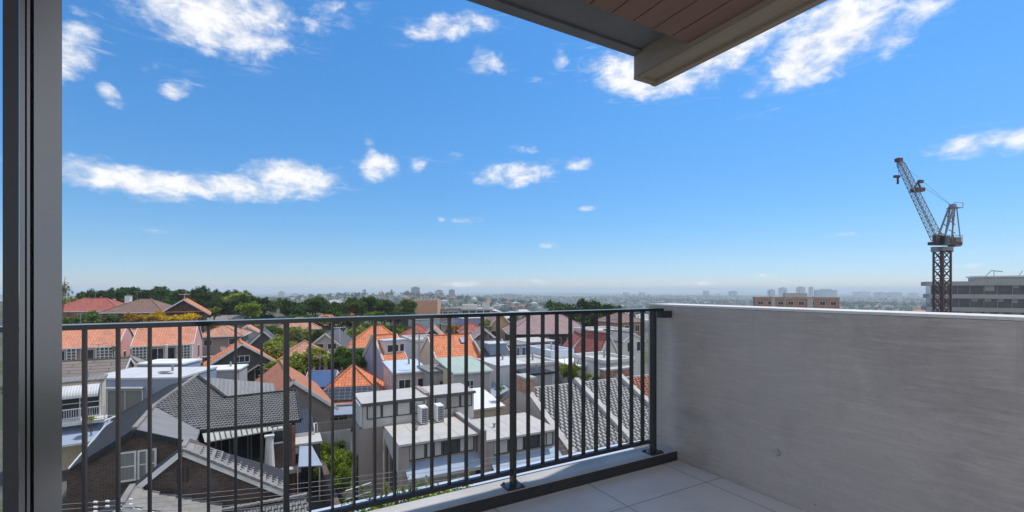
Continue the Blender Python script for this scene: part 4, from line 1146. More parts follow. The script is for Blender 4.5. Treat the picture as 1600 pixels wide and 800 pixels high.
l6 = MB(); l6.slab([(1.6, -1.3, h - .1), (1.6, -.03, h - .1), (-.2, -.03, h - 1.3), (-.2, -1.3, h - 1.3)], .1).slab([(3.9, -1.3, h - 1.3), (3.9, -.03, h - 1.3), (1.6, -.03, h - .1), (1.6, -1.3, h - .1)], .1).build('lower_gable', 'greytile', h6)
house('carport', 'white flat-roofed carport below the orange-edged olive gable', 342, 580, 47, 3.6, 3.2, 0, 'flat', 'grey', 'white', over=.1, th=16)
h7, h = house('brown_gable_house', 'house with a broad terracotta sheet roof directly behind the dark brick house', 458, 640, 34, 5.6, 10.5, 2.2, 'gy', 'taupe', 'rustsheet', th=31, over=.3)
for k in range(3): MB().box(-1.2 - k * .32, -.95 - k * .32, 10.6, 10.9, h - 2, h + 1.5 - .25 * k).build('timber_post', 'browntile', h7)
MB().tube((1.6, 4.1, h + .6), (1.6, 4.1, h + 2.6), .05).build('flue', 'darkgrey', h7)
house('grey_gable_house', 'dark grey gabled house among trees behind the olive weatherboard house', 412, 549, 74, 6.6, 8, 3.3, 'gy', 'darkgrey', 'slate', over=.4)
house('white_house', 'small white house with dark windows left of the dark grey gable', 386, 522, 88, 4.8, 6, 1.6, 'gy', 'white', 'salmon', wins=[('f', -1.2, -1.6, .9, 1.8, dict(nx=1)), ('f', 1.2, -1.6, .9, 1.8, dict(nx=1)), ('f', 0, -4, 1.2, 1.5)])
house('pale_gable_house', 'pale grey gable house with two attic windows and a dark slate roof', 509, 546, 69, 6.0, 9, 2.5, 'gy', 'offwhite', 'slate', th=10, over=.4, wins=[('f', -.9, .45, 1.3, .9, dict(nx=1)), ('f', .9, .45, 1.3, .9, dict(nx=1)), ('f', 0, -1.8, 2.4, 1.4)])
house('tan_house', 'tan hip-roofed house behind the round olive tree', 478, 560, 59, 5.6, 6, 2.0, 'hip', 'cream', 'tantile', wins=[('f', 1.6, -1.3, 1.2, 1.2)])
house('orange_house', 'large orange hip-roofed house behind the lilac gable', 590, 541, 72, 8.2, 8, 2.9, 'hip', 'taupe', 'orange', th=18, hipin=.85, wins=[('f', -2, -1.3, 1.4, 1.3), ('f', 2, -1.3, 1.4, 1.3)])
h12, h = house('solar_house', 'orange pyramid-roofed cottage with a strip of solar panels above its eave', 547, 628, 43, 6.4, 6.4, 3.0, 'hip', 'offwhite', 'orange', th=14, over=.35,
      wins=[('f', -1.0, -1.35, 1.7, 1.5, dict(nx=2, ny=2)), ('f', 1.7, -1.35, 1.0, 1.5)])
sl = 3.0 / 3.55
def on_slope(x, t, o): y = -.35 + t; return (x, y - o * .5, h + t * sl + o)
MB().slab([on_slope(-3.2, .15, .12), on_slope(3.3, .15, .12), on_slope(2.3, 1.35, .12), on_slope(-2.1, 1.35, .12)], .05).build('solar_panel', 'solar', h12)
def on_left(yy, t, o): x = -3.55 + t; return (x - o * .5, yy, h + t * sl + o)
MB().slab([on_left(4.6, .5, .1), on_left(1.6, .5, .1), on_left(2.4, 1.9, .1), on_left(4.4, 1.9, .1)], .05).build('side_solar_panel', 'solarblue', h12)
MB().slab([(-3.6, -1.5, h - .75), (3.4, -1.5, h - .75), (3.4, -.37, h - .25), (-3.6, -.37, h - .25)], .08).build('front_awning', 'bluegrey', h12)
w12, h = house('solar_wing', 'red-roofed side wing carrying tilted blue solar panels left of the orange pyramid roof', 497, 610, 45, 2.6, 6, 1.4, 'gx', 'cream', 'redtile', th=14, over=.3)
MB().slab([(-1.2, .1, h + .3), (1.6, .1, h + .3), (1.4, 2.7, h + 1.5), (-1.0, 2.7, h + 1.5)], .06).build('solar_panel', 'solarblue', w12)
gw, oo = grid_thing('garden_wall', 'pale rendered garden wall with a timber fence on top behind the bright green shrubs', 'wall', 5, 34, -11.6)
q0, q1 = PB(492, 665, 33.5), PB(548, 665, 33.5)
MB().box(q0[0], q1[0], 33.5, 33.7, -12.6, q0[2] - .55).build('rendered_wall', 'offwhite', gw, oo)
fb_ = MB(); k = 0
while q0[0] + k * .16 < q1[0]: fb_.box(q0[0] + k * .16, q0[0] + k * .16 + .14, 33.56, 33.6, q0[2] - .545, q0[2] + .12 + .03 * (k % 2)); k += 1
fb_.build('timber_fence', 'fence', gw, oo)
gr, oo = grid_thing('white_shed', 'small white-walled shed with a dark navy roof beside the pale garden wall', 'shed', q0[0] - .8, 33.5, -11.6)
MB().slab([(q0[0] - 1.6, 33.2, q0[2] - .3), (q0[0] - .05, 33.2, q0[2] - .3), (q0[0] - .05, 36.5, q0[2] + .5), (q0[0] - 1.6, 36.5, q0[2] + .5)], .1).build('roof', 'navy', gr, oo)
MB().box(q0[0] - 1.62, q0[0] - .03, 33.14, 33.19, q0[2] - .5, q0[2] - .3).build('fascia', 'whitemetal', gr, oo)
MB().box(q0[0] - 1.55, q0[0] - .1, 33.3, 36.4, -12.6, q0[2] - .42).build('wall', 'white', gr, oo)

# lilac terrace and its neighbours
h13, h = house('lilac_terrace', 'terrace with a tall lilac gable wall and a white dormer', 617, 560, 53, 2.9, 5, 2.6, 'gx', 'lilac', 'orange', over=.12, th=42)
MB().box(-1.0, 1.6, .5, 3.4, h + .1, h + 1.95).build('dormer', 'white', h13)
MB().box(-1.1, 1.7, .35, 3.5, h + 1.96, h + 2.1).build('dormer_roof', 'bluesheet', h13)
d_ = bpy.data.objects[-1] if False else None
fm = MB().box(-.75, .75, .44, .495, h + .65, h + .73).box(-.75, .75, .44, .495, h + 1.5, h + 1.58).box(-.75, -.67, .44, .495, h + .73, h + 1.5).box(.67, .75, .44, .495, h + .73, h + 1.5).box(-.04, .04, .44, .495, h + .73, h + 1.5).build('window', 'whitemetal', h13)
MB().box(-.67, .67, .46, .497, h + .73, h + 1.5).build('pane', 'glass', fm)
MB().box(.95, 1.4, .46, .497, h + .73, h + 1.5).build('side_pane', 'glass', fm)
MB().bar((-1.5, -.1, h - .1), (-1.5, 2.5, h + 2.72), .24, .2).bar((-1.5, 2.5, h + 2.72), (-1.5, 5.1, h - .1), .24, .2).build('gable_coping', 'offwhite', h13)
h13b, h = house('skillion_annex', 'pinkish-white annex with a pale blue lean-to roof below the lilac gable', 642, 580, 44, 3.3, 4.5, .45, 'skil', plaster('blush_render', (.62, .5, .5), .1), 'bluesheet', over=.12,
      wins=[('l', 1.2, -1.0, .35, .8, dict(nx=1)), ('l', 2.1, -1.0, .35, .8, dict(nx=1)), ('l', 3.4, -1.2, .4, 1.3, dict(nx=1)), ('f', -.6, -1.3, 1.2, 1.2), ('f', 1.0, -1.4, .8, 1.4, dict(nx=1))])
h14, h = house('parapet_house', 'white stuccoed house with a stepped parapet behind the thin pole', 668, 535, 60, 3.7, 6, 0.3, 'flat', 'white', 'grey', over=.05, wins=[('f', -.3, -1.4, .6, 1.3, dict(nx=1)), ('f', -1.2, -3.6, 1.2, 1.3)])
MB().box(-.5, 1.6, -.06, .15, h + .452, h + .8).box(.1, 1.1, -.055, .145, h + .802, h + 1.0).build('stepped_parapet', 'white', h14)
house('orange_gable_house', 'house with a bright orange tiled front slope and a skylight', 718, 560, 51, 5.0, 7, 2.3, 'gx', 'cream', 'orange', over=.2)
h15 = bpy.context.scene.objects['orange_gable_house']
hh15 = EYE + (HOR - 560) / F * 51 - h15.location.z
MB().slab([(1.0, 2.0, hh15 + 1.5), (1.7, 2.0, hh15 + 1.5), (1.7, 2.8, hh15 + 2.03), (1.0, 2.8, hh15 + 2.03)], .1).build('skylight', 'solarblue', h15)
h16, h = house('grey_flat_unit', 'small grey flat-roofed unit with one dark window and a planted ledge', 692, 581, 43, 2.5, 3.6, 0, 'flat', 'grey', 'greysheet', over=.18, wins=[('f', .15, -1.4, .9, 1.1, dict(nx=1, fmat='railmetal'))])
MB().box(-1.2, 1.2, -.8, -.02, h - 2.9, h - 2.4).build('planted_ledge', 'offwhite', h16)
h17, h = house('green_roof_house', 'cream-sided house with a pale green corrugated lean-to roof', 739, 580, 41, 3.5, 5, .6, 'skil', 'offwhite', 'greensheet', over=.15, wins=[('f', -.3, -1.3, .75, 1.1, dict(nx=2, ny=2))])
MB().box(-1.775, -1.755, .02, 4.98, 0, h - .1).build('cream_side_wall', 'cream', h17)
h18, h = house('dormer_house', 'grey-roofed white terrace with tall white dormer windows', 779, 556, 52, 3.4, 6, 1.6, 'gx', 'white', 'slate', over=.1, wins=[('f', -.7, -.8, .8, 1.4, dict(ny=2)), ('f', .8, -.8, .8, 1.4, dict(ny=2))])
MB().box(-1.0, 1.1, .2, 2.8, h + .1, h + 1.3).build('dormer', 'bluegrey', h18)
MB().box(-1.1, 1.2, .1, 2.9, h + 1.302, h + 1.4).build('dormer_roof', 'whitesheet', h18)
h19, h = house('white_box_house', 'white box house with a flat white roof and a blue shade sail at its side', 800, 572, 44, 3.0, 5, 0, 'flat', 'white', 'whitesheet', over=.08, wins=[('f', .7, -1.2, .8, 1.2)])
MB().slab([(-2.6, -1.6, h - 2.4), (-.9, -1.3, h - 1.9), (-1.0, 1.0, h - 1.4), (-2.9, .6, h - 1.8)], .03).build('shade_sail', 'awningblue', h19)
mb = MB().box(-3.4, -1.52, -1.0, -.95, h - 2.6, h - 2.55)
for k in range(14): mb.box(-3.38 + k * .14, -3.36 + k * .14, -.99, -.96, h - 3.5, h - 2.6)
mb.build('balcony_rail', 'railmetal', h19)
house('white_flat_house', 'low white house with a cream flat roof and a flat dark canopy', 848, 572, 46, 3.6, 5, .25, 'flat', 'white', 'screed', over=.1, wins=[('f', -.9, -1.4, .8, 1.6, dict(nx=1)), ('f', .9, -1.4, .8, 1.6, dict(nx=1))])
house('dark_canopy', 'dark flat canopy roof in front of the low white house', 845, 585, 40, 2.6, 2.4, 0, 'flat', 'offwhite', 'darktile', over=.1)
house('pale_blue_house', 'narrow pale blue-white house right of the flat dark canopy', 879, 556, 50, 2.9, 5, .5, 'flat', plaster('pale_blue_render', (.58, .65, .74), .06), 'white', over=.05, wins=[('f', 0, -1.5, .8, 1.2, dict(nx=1))])

# big mauve roof and the brick buildings around it
h20, h = house('mauve_roof_building', 'long brown brick building under a big mauve hip roof', 862, 520, 88, 15.5, 11, 3.6, 'hip', 'brownbrick', 'mauvetile', th=6, over=.8, wins=[('f', -6 + 2.4 * k, -1.6, 1.3, 1.5) for k in range(6)])
house('yellow_house', 'yellow brick house with a mauve-red gable roof left of the big mauve roof', 782, 512, 100, 6.0, 9, 3.3, 'gy', 'yellowwall', 'mauvetile', th=14, over=.5, wins=[('f', -1.5, -1.5, 1.1, 1.8, dict(nx=1)), ('f', 1.5, -1.5, 1.1, 1.8, dict(nx=1)), ('f', 1.5, -4.8, 1.1, 1.6, dict(nx=1))])
house('red_brick_block', 'low red brick block below the big mauve roof', 848, 535, 70, 5.2, 6, 0, 'flat', 'redbrick', 'screed', over=.05, wins=[('f', -1.6, -1.3, .9, 1.2), ('f', 1.4, -1.3, .9, 1.2)])
house('teal_shopfront', 'small grey building with teal windows left of the red brick block', 812, 540, 64, 3.6, 5, 0, 'flat', 'offwhite', 'greysheet', over=.05, wins=[('f', -.7, -1.0, 1.4, 1.5, dict(pane='solarblue', nx=3)), ('f', .9, -1.0, 1.2, 1.5, dict(pane='solarblue', nx=2))])
house('dark_red_gable', 'dark red gabled roof house left of the white gabled cottage', 911, 551, 60, 3.9, 6, 2.3, 'gy', 'white', 'redtile', th=2, over=.2, wins=[('f', 0, -1.2, 1.2, 1.2)])
house('red_gable_cottage', 'white gabled cottage with a small steep dark red roof near the corner post', 951, 552, 56, 2.9, 5, 2.4, 'gy', 'white', 'redtile', th=30, over=.15, wins=[('f', 0, -1.0, .8, 1.2, dict(nx=1))])
house('white_row_house', 'tall white row house with attic windows behind the red gables', 962, 520, 78, 7.5, 7, .4, 'flat', 'white', 'offwhite', over=.05, wins=[('f', -2 + 1.9 * k, -1.5, .8, 1.6, dict(nx=1)) for k in range(3)])
house('white_balcony_house', 'white house with a pale deck at the right end of the row of cottages', 990, 532, 60, 3.6, 6, 1.0, 'gy', 'white', 'greysheet', over=.1, wins=[('f', -.8, -.8, .7, 1.3, dict(nx=1)), ('f', .8, -.8, .7, 1.3, dict(nx=1))])
house('grey_deck_house', 'grey rendered house with a white flat roof below the red gables', 928, 572, 46, 4.2, 5, 0, 'flat', 'grey', 'white', over=.12, wins=[('f', -1, -1.2, 1.0, 1.4), ('f', 1, -1.2, 1.0, 1.4)])
house('long_white_house', 'long white building with a glazed front behind the orange brick stack', 968, 568, 44, 3.6, 5, .3, 'flat', 'white', 'screed', over=.1, wins=[('f', -1, -1.2, 1.2, 1.4), ('f', .8, -1.2, 1.2, 1.4)])
house('orange_brick_house', 'orange brick house beyond the white row house near the corner post', 985, 502, 96, 7, 7, 1.8, 'hip', 'orangebrick', 'browntile', over=.3, wins=[('f', -1, -1.5, 1.2, 1.4), ('f', 1.8, -1.5, 1.2, 1.4)])
house('red_roof_house', 'red hip-roofed house behind the stepped white parapet', 652, 532, 84, 7.6, 8, 2.8, 'hip', 'taupe', 'redtile', th=10)
house('brown_front_house', 'brown fronted gable house with orange verges right of the red hip roof', 676, 533, 78, 5.0, 7, 2.4, 'gy', 'darkolive', 'tantile', th=8, over=.5, wins=[('f', 0, .3, .9, .7, dict(nx=1))])
house('mauve_brown_gable', 'mauve-brown gabled house between the orange slope and the yellow house', 757, 531, 71, 4.2, 7, 1.7, 'gy', 'browntile', 'mauvetile', th=8, over=.4)
house('orange_far_house', 'orange roofed house in the trees beyond the pale grey gable', 505, 508, 112, 9, 7, 2.4, 'hip', 'taupe', 'terracotta', th=10)
house('red_far_house', 'orange-brown roofed house half hidden by trees left of the dark slate roof', 468, 514, 98, 8, 7, 2.3, 'hip', 'taupe', 'tantile', th=25)
house('red_peak_house', 'small red roof peeping over the rail among dark trees', 545, 498, 130, 6, 6, 2.4, 'hip', 'taupe', 'redtile', th=10)
house('lavender_house', 'lavender grey flat house behind the yellow flowering tree', 742, 498, 112, 6.2, 6, 0, 'flat', 'lilac', 'grey', over=.1, wins=[('f', -1.5, -1.5, 1.1, 1.3), ('f', 1.5, -1.5, 1.1, 1.3)])
house('red_low_house', 'low red roofed house beside the lavender grey house', 738, 518, 88, 4.4, 6, 1.6, 'hip', 'taupe', 'redtile', th=12)
house('pale_blue_shed', 'pale blue flat shed under the peach block', 668, 500, 120, 7, 6, 0, 'flat', plaster('pale_teal_render', (.45, .55, .58), .06), 'greysheet', over=.1)
house('grey_villa', 'grey villa with a slate roof behind the white flat complex', 712, 506, 118, 6, 6, 1.6, 'hip', 'offwhite', 'slate', th=18)

# larger far buildings
pb, h = house('peach_block', 'peach rendered block with a plain windowless side and crenellated parapet', 664, 472, 165, 8.8, 12, .5, 'flat', 'peach', 'grey', th=3, over=.02, wins=[('f', .2, -8.6, 3.2, 1.2, dict(nx=3))])
mb = MB()
for k in range(8): mb.box(-4.2 + k * 1.15, -3.6 + k * 1.15, 1.5, 2.2, h + .15, h + 1.0 + .3 * (k % 3))
mb.build('roof_pots', 'offwhite', pb)
house('dark_low_block', 'low dark roofed block joined to the left of the peach block', 628, 478, 172, 7, 9, .3, 'flat', 'brownbrick', 'darktile', th=3, over=.1)
wc, h = house('white_flat_complex', 'white modern flat-roofed complex with column-framed glazing', 733, 484, 180, 18, 12, .4, 'flat', 'white', 'whitesheet', th=3, over=.6, wins=[('f', -7 + 2.8 * k, -1.3, 2.4, 2.0, dict(nx=3, fmat='offwhite')) for k in range(6)])
MB().box(-3, 3, 3, 8, h + .15, h + 1.8).box(5, 8, 3, 6, h + .15, h + 2.6).build('roof_plant', 'offwhite', wc)
house('grey_flat_complex', 'grey flat-roofed building with banded windows left of the white complex', 700, 484, 176, 9, 9, .4, 'flat', 'grey', 'greysheet', th=3, over=.3, wins=[('f', -3 + 2.0 * k, -1.5, 1.7, 1.4, dict(nx=2)) for k in range(4)])
ba, h = house('brick_apartments', 'orange brick apartment block with rooftop plant beyond the parapet wall', 1244, 467, 190, 30, 9, .5, 'flat', 'orangebrick', 'screed', th=-22, over=.15,
      wins=[('f', -13 + 3.7 * k, -1.8, 1.9, 1.5, dict(nx=2)) for k in range(8)] + [('f', -13 + 3.7 * k, -4.8, 1.9, 1.5, dict(nx=2)) for k in range(8)])
MB().box(-3.5, 4.5, 3, 9, h + .6, h + 2.4).build('roof_plant', 'grey', ba)
for x0_, x1_ in ((-4.2, -3.9), (3.9, 5.9), (-9, -7.6)): MB().box(x0_, x1_, -.5, -.003, h - 8, h + .3).build('balcony_bay', 'offwhite', ba)
mb = MB()
for k in range(4): mb.tube((-9 + 5.5 * k, 5, h + .6), (-9 + 5.5 * k, 5, h + 3.4), .06)
mb.build('antenna', 'darkgrey', ba)

# ------------------------------------------------------------------ office building behind the crane
D_ = 112.0
ox, oy, ozt = at(1452, 440, D_)
of = thing('office_building', 'grey office building with ribbon windows and stepped roof behind the crane', 'building', (ox, oy, 0), -35)
S_ = 3.05
cgl = M['glass']; spd = plaster('office_spandrel', (.4, .4, .4), .08)
zt = ozt
lev = 0
while zt > -16:
    MB().box(0.3, 36, .25, 8, zt - S_ + .0, zt - 1.0).build('window_band', 'glass', of)
    MB().box(-.6 if lev % 2 == 0 else -.2, 36.2, -.35, 8.2, zt - .99, zt - .003).build('spandrel', spd, of)
    if lev < 4:
        mu = MB(); rr_ = random.Random(lev)
        for k in range(16):
            x = .6 + k * 2.2 + rr_.uniform(-.3, .3)
            MB().box(x, x + .12, .1, .245, zt - S_ + .003, zt - 1.003).build('mullion', 'greymetal', of)
        for k in range(16):
            if rr_.random() < .55:
                x = .8 + k * 2.2; hh = rr_.uniform(.4, 1.5); MB().box(x, x + rr_.uniform(.6, 1.7), .2, .243, zt - 1.01 - hh, zt - 1.01).build('window_blind', 'curtain2', of)
    zt -= S_; lev += 1
_, _, z1 = at(1495, 432, D_); x1 = (1495 - 1443) / F * D_
MB().box(x1, 36, 1.0, 7.5, ozt, z1 - .35).build('upper_storey', spd, of)
up = MB().box(x1 - .3, 36, .6, 7.9, z1 - .345, z1).build('upper_roof', 'white', of)
_, _, z2 = at(1565, 424, D_); x2 = (1569 - 1443) / F * D_
MB().box(x2, 36, 2, 7, z1 + .002, z2).build('plant_room', 'cream', of)
MB().box(x2 - .4, 36, 1.7, 7.3, z2 + .002, z2 + .7).build('plant_room_roof', 'darkgrey', of)
MB().bar((x1 + 2.2, 3, z1), (x1 + 3.2, 3, z1 + 1.3), .14).bar((x1 + 3.2, 3, z1 + 1.25), (x1 + 5, 3, z1 + 1.0), .2).bar((x1 + 3.6, 3, z1), (x1 + 3.6, 3, z1 + 1.2), .12).bar((x1 + 7.6, 3, z1), (x1 + 8.2, 3, z1 + 1.1), .12).build('rooftop_davit', 'greymetal', of)

# ------------------------------------------------------------------ tower crane
DC = 75.0
cx, cy, _ = at(1472, 400, DC)
cg = -14.0
cr = thing('tower_crane', 'luffing tower crane with a lattice mast and raised jib above the office building', 'crane', (cx, cy, cg), 8)
def cz(py): return EYE + (HOR - py) / F * DC - cg
cr_red = metal('crane_dark_red', (.11, .045, .05), .5); cr_grey = metal('crane_grey', (.27, .27, .28), .5)
def lattice_beam(mb, p, q, w0, w1, n, r, side=None):
    p, q = Vector(p), Vector(q); d = (q - p).normalized()
    a = d.cross(Vector(side or (0, 1, 0))).normalized(); b = a.cross(d)
    cor = [(-1, -1), (1, -1), (1, 1), (-1, 1)]
    def pt(t, k): w_ = (w0 + (w1 - w0) * t) / 2; return p.lerp(q, t) + a * cor[k][0] * w_ + b * cor[k][1] * w_
    for k in range(4): mb.bar(pt(0, k), pt(1, k), r * 2)
    for i in range(n):
        t0, t1 = i / n, (i + 1) / n
        for k in range(4):
            k2 = (k + 1) % 4
            mb.bar(pt(t0, k), pt(t1, k2) if i % 2 else pt(t1, k2), r)
            mb.bar(pt(t1, k), pt(t1, k2), r)
            if k in (0, 2): mb.bar(pt(t0, k2), pt(t1, k), r)
mw = 1.45
m_ = MB(); lattice_beam(m_, (0, 0, -1), (0, 0, cz(392)), mw, mw, 15, .11); m_.build('mast', cr_red, cr)
MB().box(-.9, .9, -.9, .9, cz(392), cz(386)).box(-1.8, -.95, -.3, .3, cz(394), cz(386)).box(.95, 1.8, -.3, .3, cz(394), cz(386)).build('slew_ring', cr_grey, cr)
dk = MB().box(-1.9, 3.0, -.7, .7, cz(383), cz(378)).box(-1.95, -.9, -.7, -.1, cz(378) + .01, cz(368)).box(0.2, 1.6, -.6, .6, cz(378) + .01, cz(370))
dk.build('machinery_deck', cr_red, cr)
MB().box(1.8, 2.95, -.6, .6, cz(385), cz(371)).build('counterweight', cr_grey, cr)
MB().box(-1.2, -.4, -1.5, -.72, cz(384), cz(370)).build('operator_cab', 'glass', cr)
rl_ = MB()
for sx in range(13):
    x = -1.9 + sx * .4; rl_.bar((x, -.74, cz(378)), (x, -.74, cz(368)), .05)
rl_.bar((-1.9, -.74, cz(368)), (3.0, -.74, cz(368)), .06).bar((-1.9, -.74, cz(372)), (3.0, -.74, cz(372)), .05)
rl_.build('deck_handrail', cr_grey, cr)
apex = Vector((2.0, 0, cz(322)))
af = MB()
for sy in (-1, 1):
    af.bar((-.4, sy * .55, cz(376)), (apex.x - .2, sy * .35, apex.z), .2).bar((2.8, sy * .55, cz(376)), (apex.x + .3, sy * .35, apex.z), .12).bar((1.1, sy * .55, cz(376)), (apex.x, sy * .35, apex.z), .16)
    for t in (.3, .55, .8):
        af.bar(Vector((-.4, sy, cz(376))).lerp(Vector((apex.x - .2, sy * .35, apex.z)), t), Vector((1.3, sy, cz(376))).lerp(Vector((apex.x, sy * .35, apex.z)), t - .1), .09)
af.box(apex.x - .5, apex.x + 1.2, -.6, .6, apex.z - .3, apex.z - .22).box(apex.x - .3, apex.x + .3, -.35, .35, apex.z - .2, apex.z + .35)
af.bar((apex.x - .5, -.6, apex.z + .5), (apex.x + 1.2, -.6, apex.z + .5), .06).bar((apex.x - .5, -.6, apex.z - .25), (apex.x - .5, -.6, apex.z + .5), .06).bar((apex.x + 1.2, -.6, apex.z - .25), (apex.x + 1.2, -.6, apex.z + .5), .06)
af.build('a_frame', cr_grey, cr)
jt = Matrix.Rotation(R(-8), 4, 'Z') @ (Vector(at(1405, 251, DC + 4)) - Vector((cx, cy, cg))); jb = Vector((-.9, 0, cz(374)))
j_ = MB(); lattice_beam(j_, jb, jb.lerp(jt, .94), 1.05, .8, 17, .05, (0, 1, 0)); lattice_beam(j_, jb.lerp(jt, .94), jt, .8, .45, 2, .055, (0, 1, 0))
j_.build('jib', cr_grey, cr)
th_ = MB().box(jt.x - .5, jt.x + .3, jt.y - .4, jt.y + .4, jt.z - .2, jt.z + .4); th_.build('jib_head', cr_red, cr)
mid = jb.lerp(jt, .6)
MB().box(mid.x - .1, mid.x + 1.5, mid.y - .6, mid.y + .6, mid.z - .1, mid.z + .5).bar((mid.x, mid.y, mid.z + .4), (mid.x + .7, mid.y, mid.z + 1.5), .2).bar((mid.x + 1.4, mid.y, mid.z + .4), (mid.x + .7, mid.y, mid.z + 1.5), .2).build('jib_sheave_frame', cr_red, cr)
pend = MB().bar(jb.lerp(jt, .9) + Vector((.4, 0, .3)), apex, .035).bar(mid + Vector((.7, 0, 1.4)), apex, .035)
pk = jb.lerp(jt, .9).lerp(apex, .36)
pend.build('luffing_rope', cr_grey, cr)
MB().box(pk.x - .35, pk.x + .45, pk.y - .2, pk.y + .2, pk.z - .25, pk.z + .25).build('rope_block', cr_red, cr)
hk = MB().bar(jt + Vector((-.35, -.2, 0)), jt + Vector((-.35, -.2, -2.6)), .03).box(jt.x - 1.2, jt.x - .2, jt.y - .4, jt.y, jt.z - 3.0, jt.z - 2.6).bar(jt + Vector((-.5, -.2, -3)), jt + Vector((-.5, -.2, -4.1)), .22)
hk.build('hook_block', cr_red, cr)

# ------------------------------------------------------------------ distant towers
TOW = [  # px, width px, top py, distance, colour, label
    (440, 8, 456, 3200, (.25, .26, .28), 'dark distant tower standing alone left of the far wooded ridge'),
    (462, 12, 459, 3300, (.4, .4, .42), 'low wide distant block right of the dark lone tower on the left'),
    (570, 4, 453, 1500, (.3, .32, .3), 'thin spire-like distant tower on the left of the far ridge'),
    (612, 3, 453, 1500, (.3, .3, .3), 'thin dark distant mast tower left of the wide ridge block'),
    (649, 13, 449, 1480, (.27, .31, .34), 'wide grey-green apartment block on the far ridge above the peach block'),
    (686, 12, 454, 1480, (.42, .42, .4), 'pale squat block on the ridge right of the wide grey-green block'),
    (706, 9, 453, 1480, (.25, .28, .33), 'bluish slab tower on the right of the far ridge'),
    (795, 26, 460, 2900, (.4, .42, .45), 'long low pale block on the distant plain above the white complex'),
    (840, 5, 461, 3000, (.4, .42, .45), 'tiny pale distant block right of the long low block'),
    (978, 8, 457, 4200, (.22, .25, .28), 'grey distant tower above the right end of the railing'),
    (1003, 8, 457, 4200, (.4, .27, .25), 'reddish distant tower right of the grey one above the railing'),
    (1103, 8, 455, 4000, (.25, .27, .3), 'narrow distant tower above the left part of the parapet wall'),
    (1122, 5, 459, 4400, (.35, .36, .38), 'tiny distant block between the narrow tower and the broad one'),
    (1145, 11, 455, 4000, (.24, .27, .3), 'broad distant tower left of the brick apartment block'),
    (1205, 9, 453, 3400, (.36, .4, .44), 'leftmost distant tower of the cluster above the brick apartment block'),
    (1223, 10, 450, 3300, (.25, .29, .33), 'tall square distant tower above the brick apartment block'),
    (1251, 11, 449, 3200, (.3, .34, .38), 'tall square distant tower directly right of the rooftop plant of the brick block'),
    (1267, 6, 449, 3300, (.32, .36, .4), 'slim distant tower right of the tall square towers'),
    (1290, 27, 453, 3000, (.35, .39, .44), 'wide distant slab block at the right end of the tower cluster'),
    (1346, 20, 456, 4200, (.38, .4, .43), 'low distant block between the wide slab and the paired blocks'),
    (1375, 16, 457, 3800, (.33, .36, .4), 'left one of two paired distant blocks before the office building'),
    (1397, 17, 457, 3800, (.34, .38, .42), 'right one of two paired distant blocks before the office building'),
    (1427, 14, 458, 4000, (.36, .39, .42), 'low distant block close to the left edge of the office building'),
]
def _towmat(name, c):
    def f(s, b):
        u = uvv(s)
        t = s.n('ShaderNodeTexBrick', offset=0); s.put(t.inputs['Vector'], u)
        t.inputs['Color1'].default_value = rgb(c, .35); t.inputs['Color2'].default_value = rgb(c, .5); t.inputs['Mortar'].default_value = rgb(c, 1.15)
        t.inputs['Scale'].default_value = 1; t.inputs['Mortar Size'].default_value = 1.0; t.inputs['Brick Width'].default_value = 4.5; t.inputs['Row Height'].default_value = 3.2
        s.put(b.inputs['Base Color'], t.outputs[0]); b.inputs['Roughness'].default_value = .6
    return mat(name, f)
for i, (px, wp, py, d, c, lb_) in enumerate(TOW):
    x, y, zt = at(px, py, d)
    w_ = wp * d / F; g = gz(x, y) - 2
    t = thing('apartment_tower', lb_, 'tower', (x, y, g), rnd.uniform(0, 25), 'distant towers on the horizon')
    H_ = zt - g
    MB().box(-w_ / 2, w_ / 2, -w_ * .3, w_ * .3, 0, H_).build('tower_body', _towmat('tower_wall_%d' % (i % 7), c), t)
    MB().box(-w_ * .2, w_ * .25, -w_ * .15, w_ * .15, H_, H_ + max(2, H_ * .07)).build('roof_plant', 'darkgrey', t)

# ------------------------------------------------------------------ trees
BELT = 'trees of the dark belt on the rise'
for i in range(30):
    px = 138 + i * 9.2 + rnd.uniform(-4, 4)
    top = 449 + 3.5 * math.sin(i * .9) + rnd.uniform(-2, 3) + (6 if i > 24 else 0) + (4 if i < 2 else 0)
    tree_px('dark', px, top, rnd.uniform(26, 38), rnd.uniform(128, 150), 'dark green tree in the dense belt behind the red and orange roofs', group=BELT, sz=rnd.uniform(1.0, 1.4), name='belt_tree')
for i in range(14):
    px = 150 + i * 18 + rnd.uniform(-5, 5)
    tree_px('dark', px, 462 + rnd.uniform(-3, 3), rnd.uniform(26, 34), rnd.uniform(120, 127), 'dark green tree in the dense belt behind the red and orange roofs', group=BELT, sz=1.2, name='belt_tree')
tree_px('grey', 92, 436, 44, 62, 'lacy grey-green tree rising beside the door jamb', name='lacy_tree', sz=1.1)
tree_px('olive', 128, 455, 48, 100, 'olive tree behind the lacy tree on the far left rise', name='olive_tree')
for px, top, wp, lb_ in ((128, 489, 70, 'dark green bushy tree below the red hip roof'), (168, 492, 50, 'green bushy tree between the red and brown hip roofs')):
    tree_px('mid', px, top, wp, 80, lb_, name='bushy_tree')
for px, top, wp, d, lb_ in ((207, 489, 36, 82, 'yellow flowering tree below the brown hip roof'), (250, 487, 44, 80, 'golden yellow flowering tree left of the orange gable'), (292, 488, 44, 80, 'golden yellow flowering tree in front of the orange gable'),
                            (338, 497, 34, 90, 'small yellow flowering tree at the right of the orange gable house'), (706, 506, 36, 92, 'yellow flowering tree behind the bright orange slope')):
    tree_px('yellow', px, top, wp, d, lb_, name='flowering_tree')
tree_px('mid', 222, 496, 34, 77, 'dark green shrub between the yellow flowering trees', name='green_shrub')
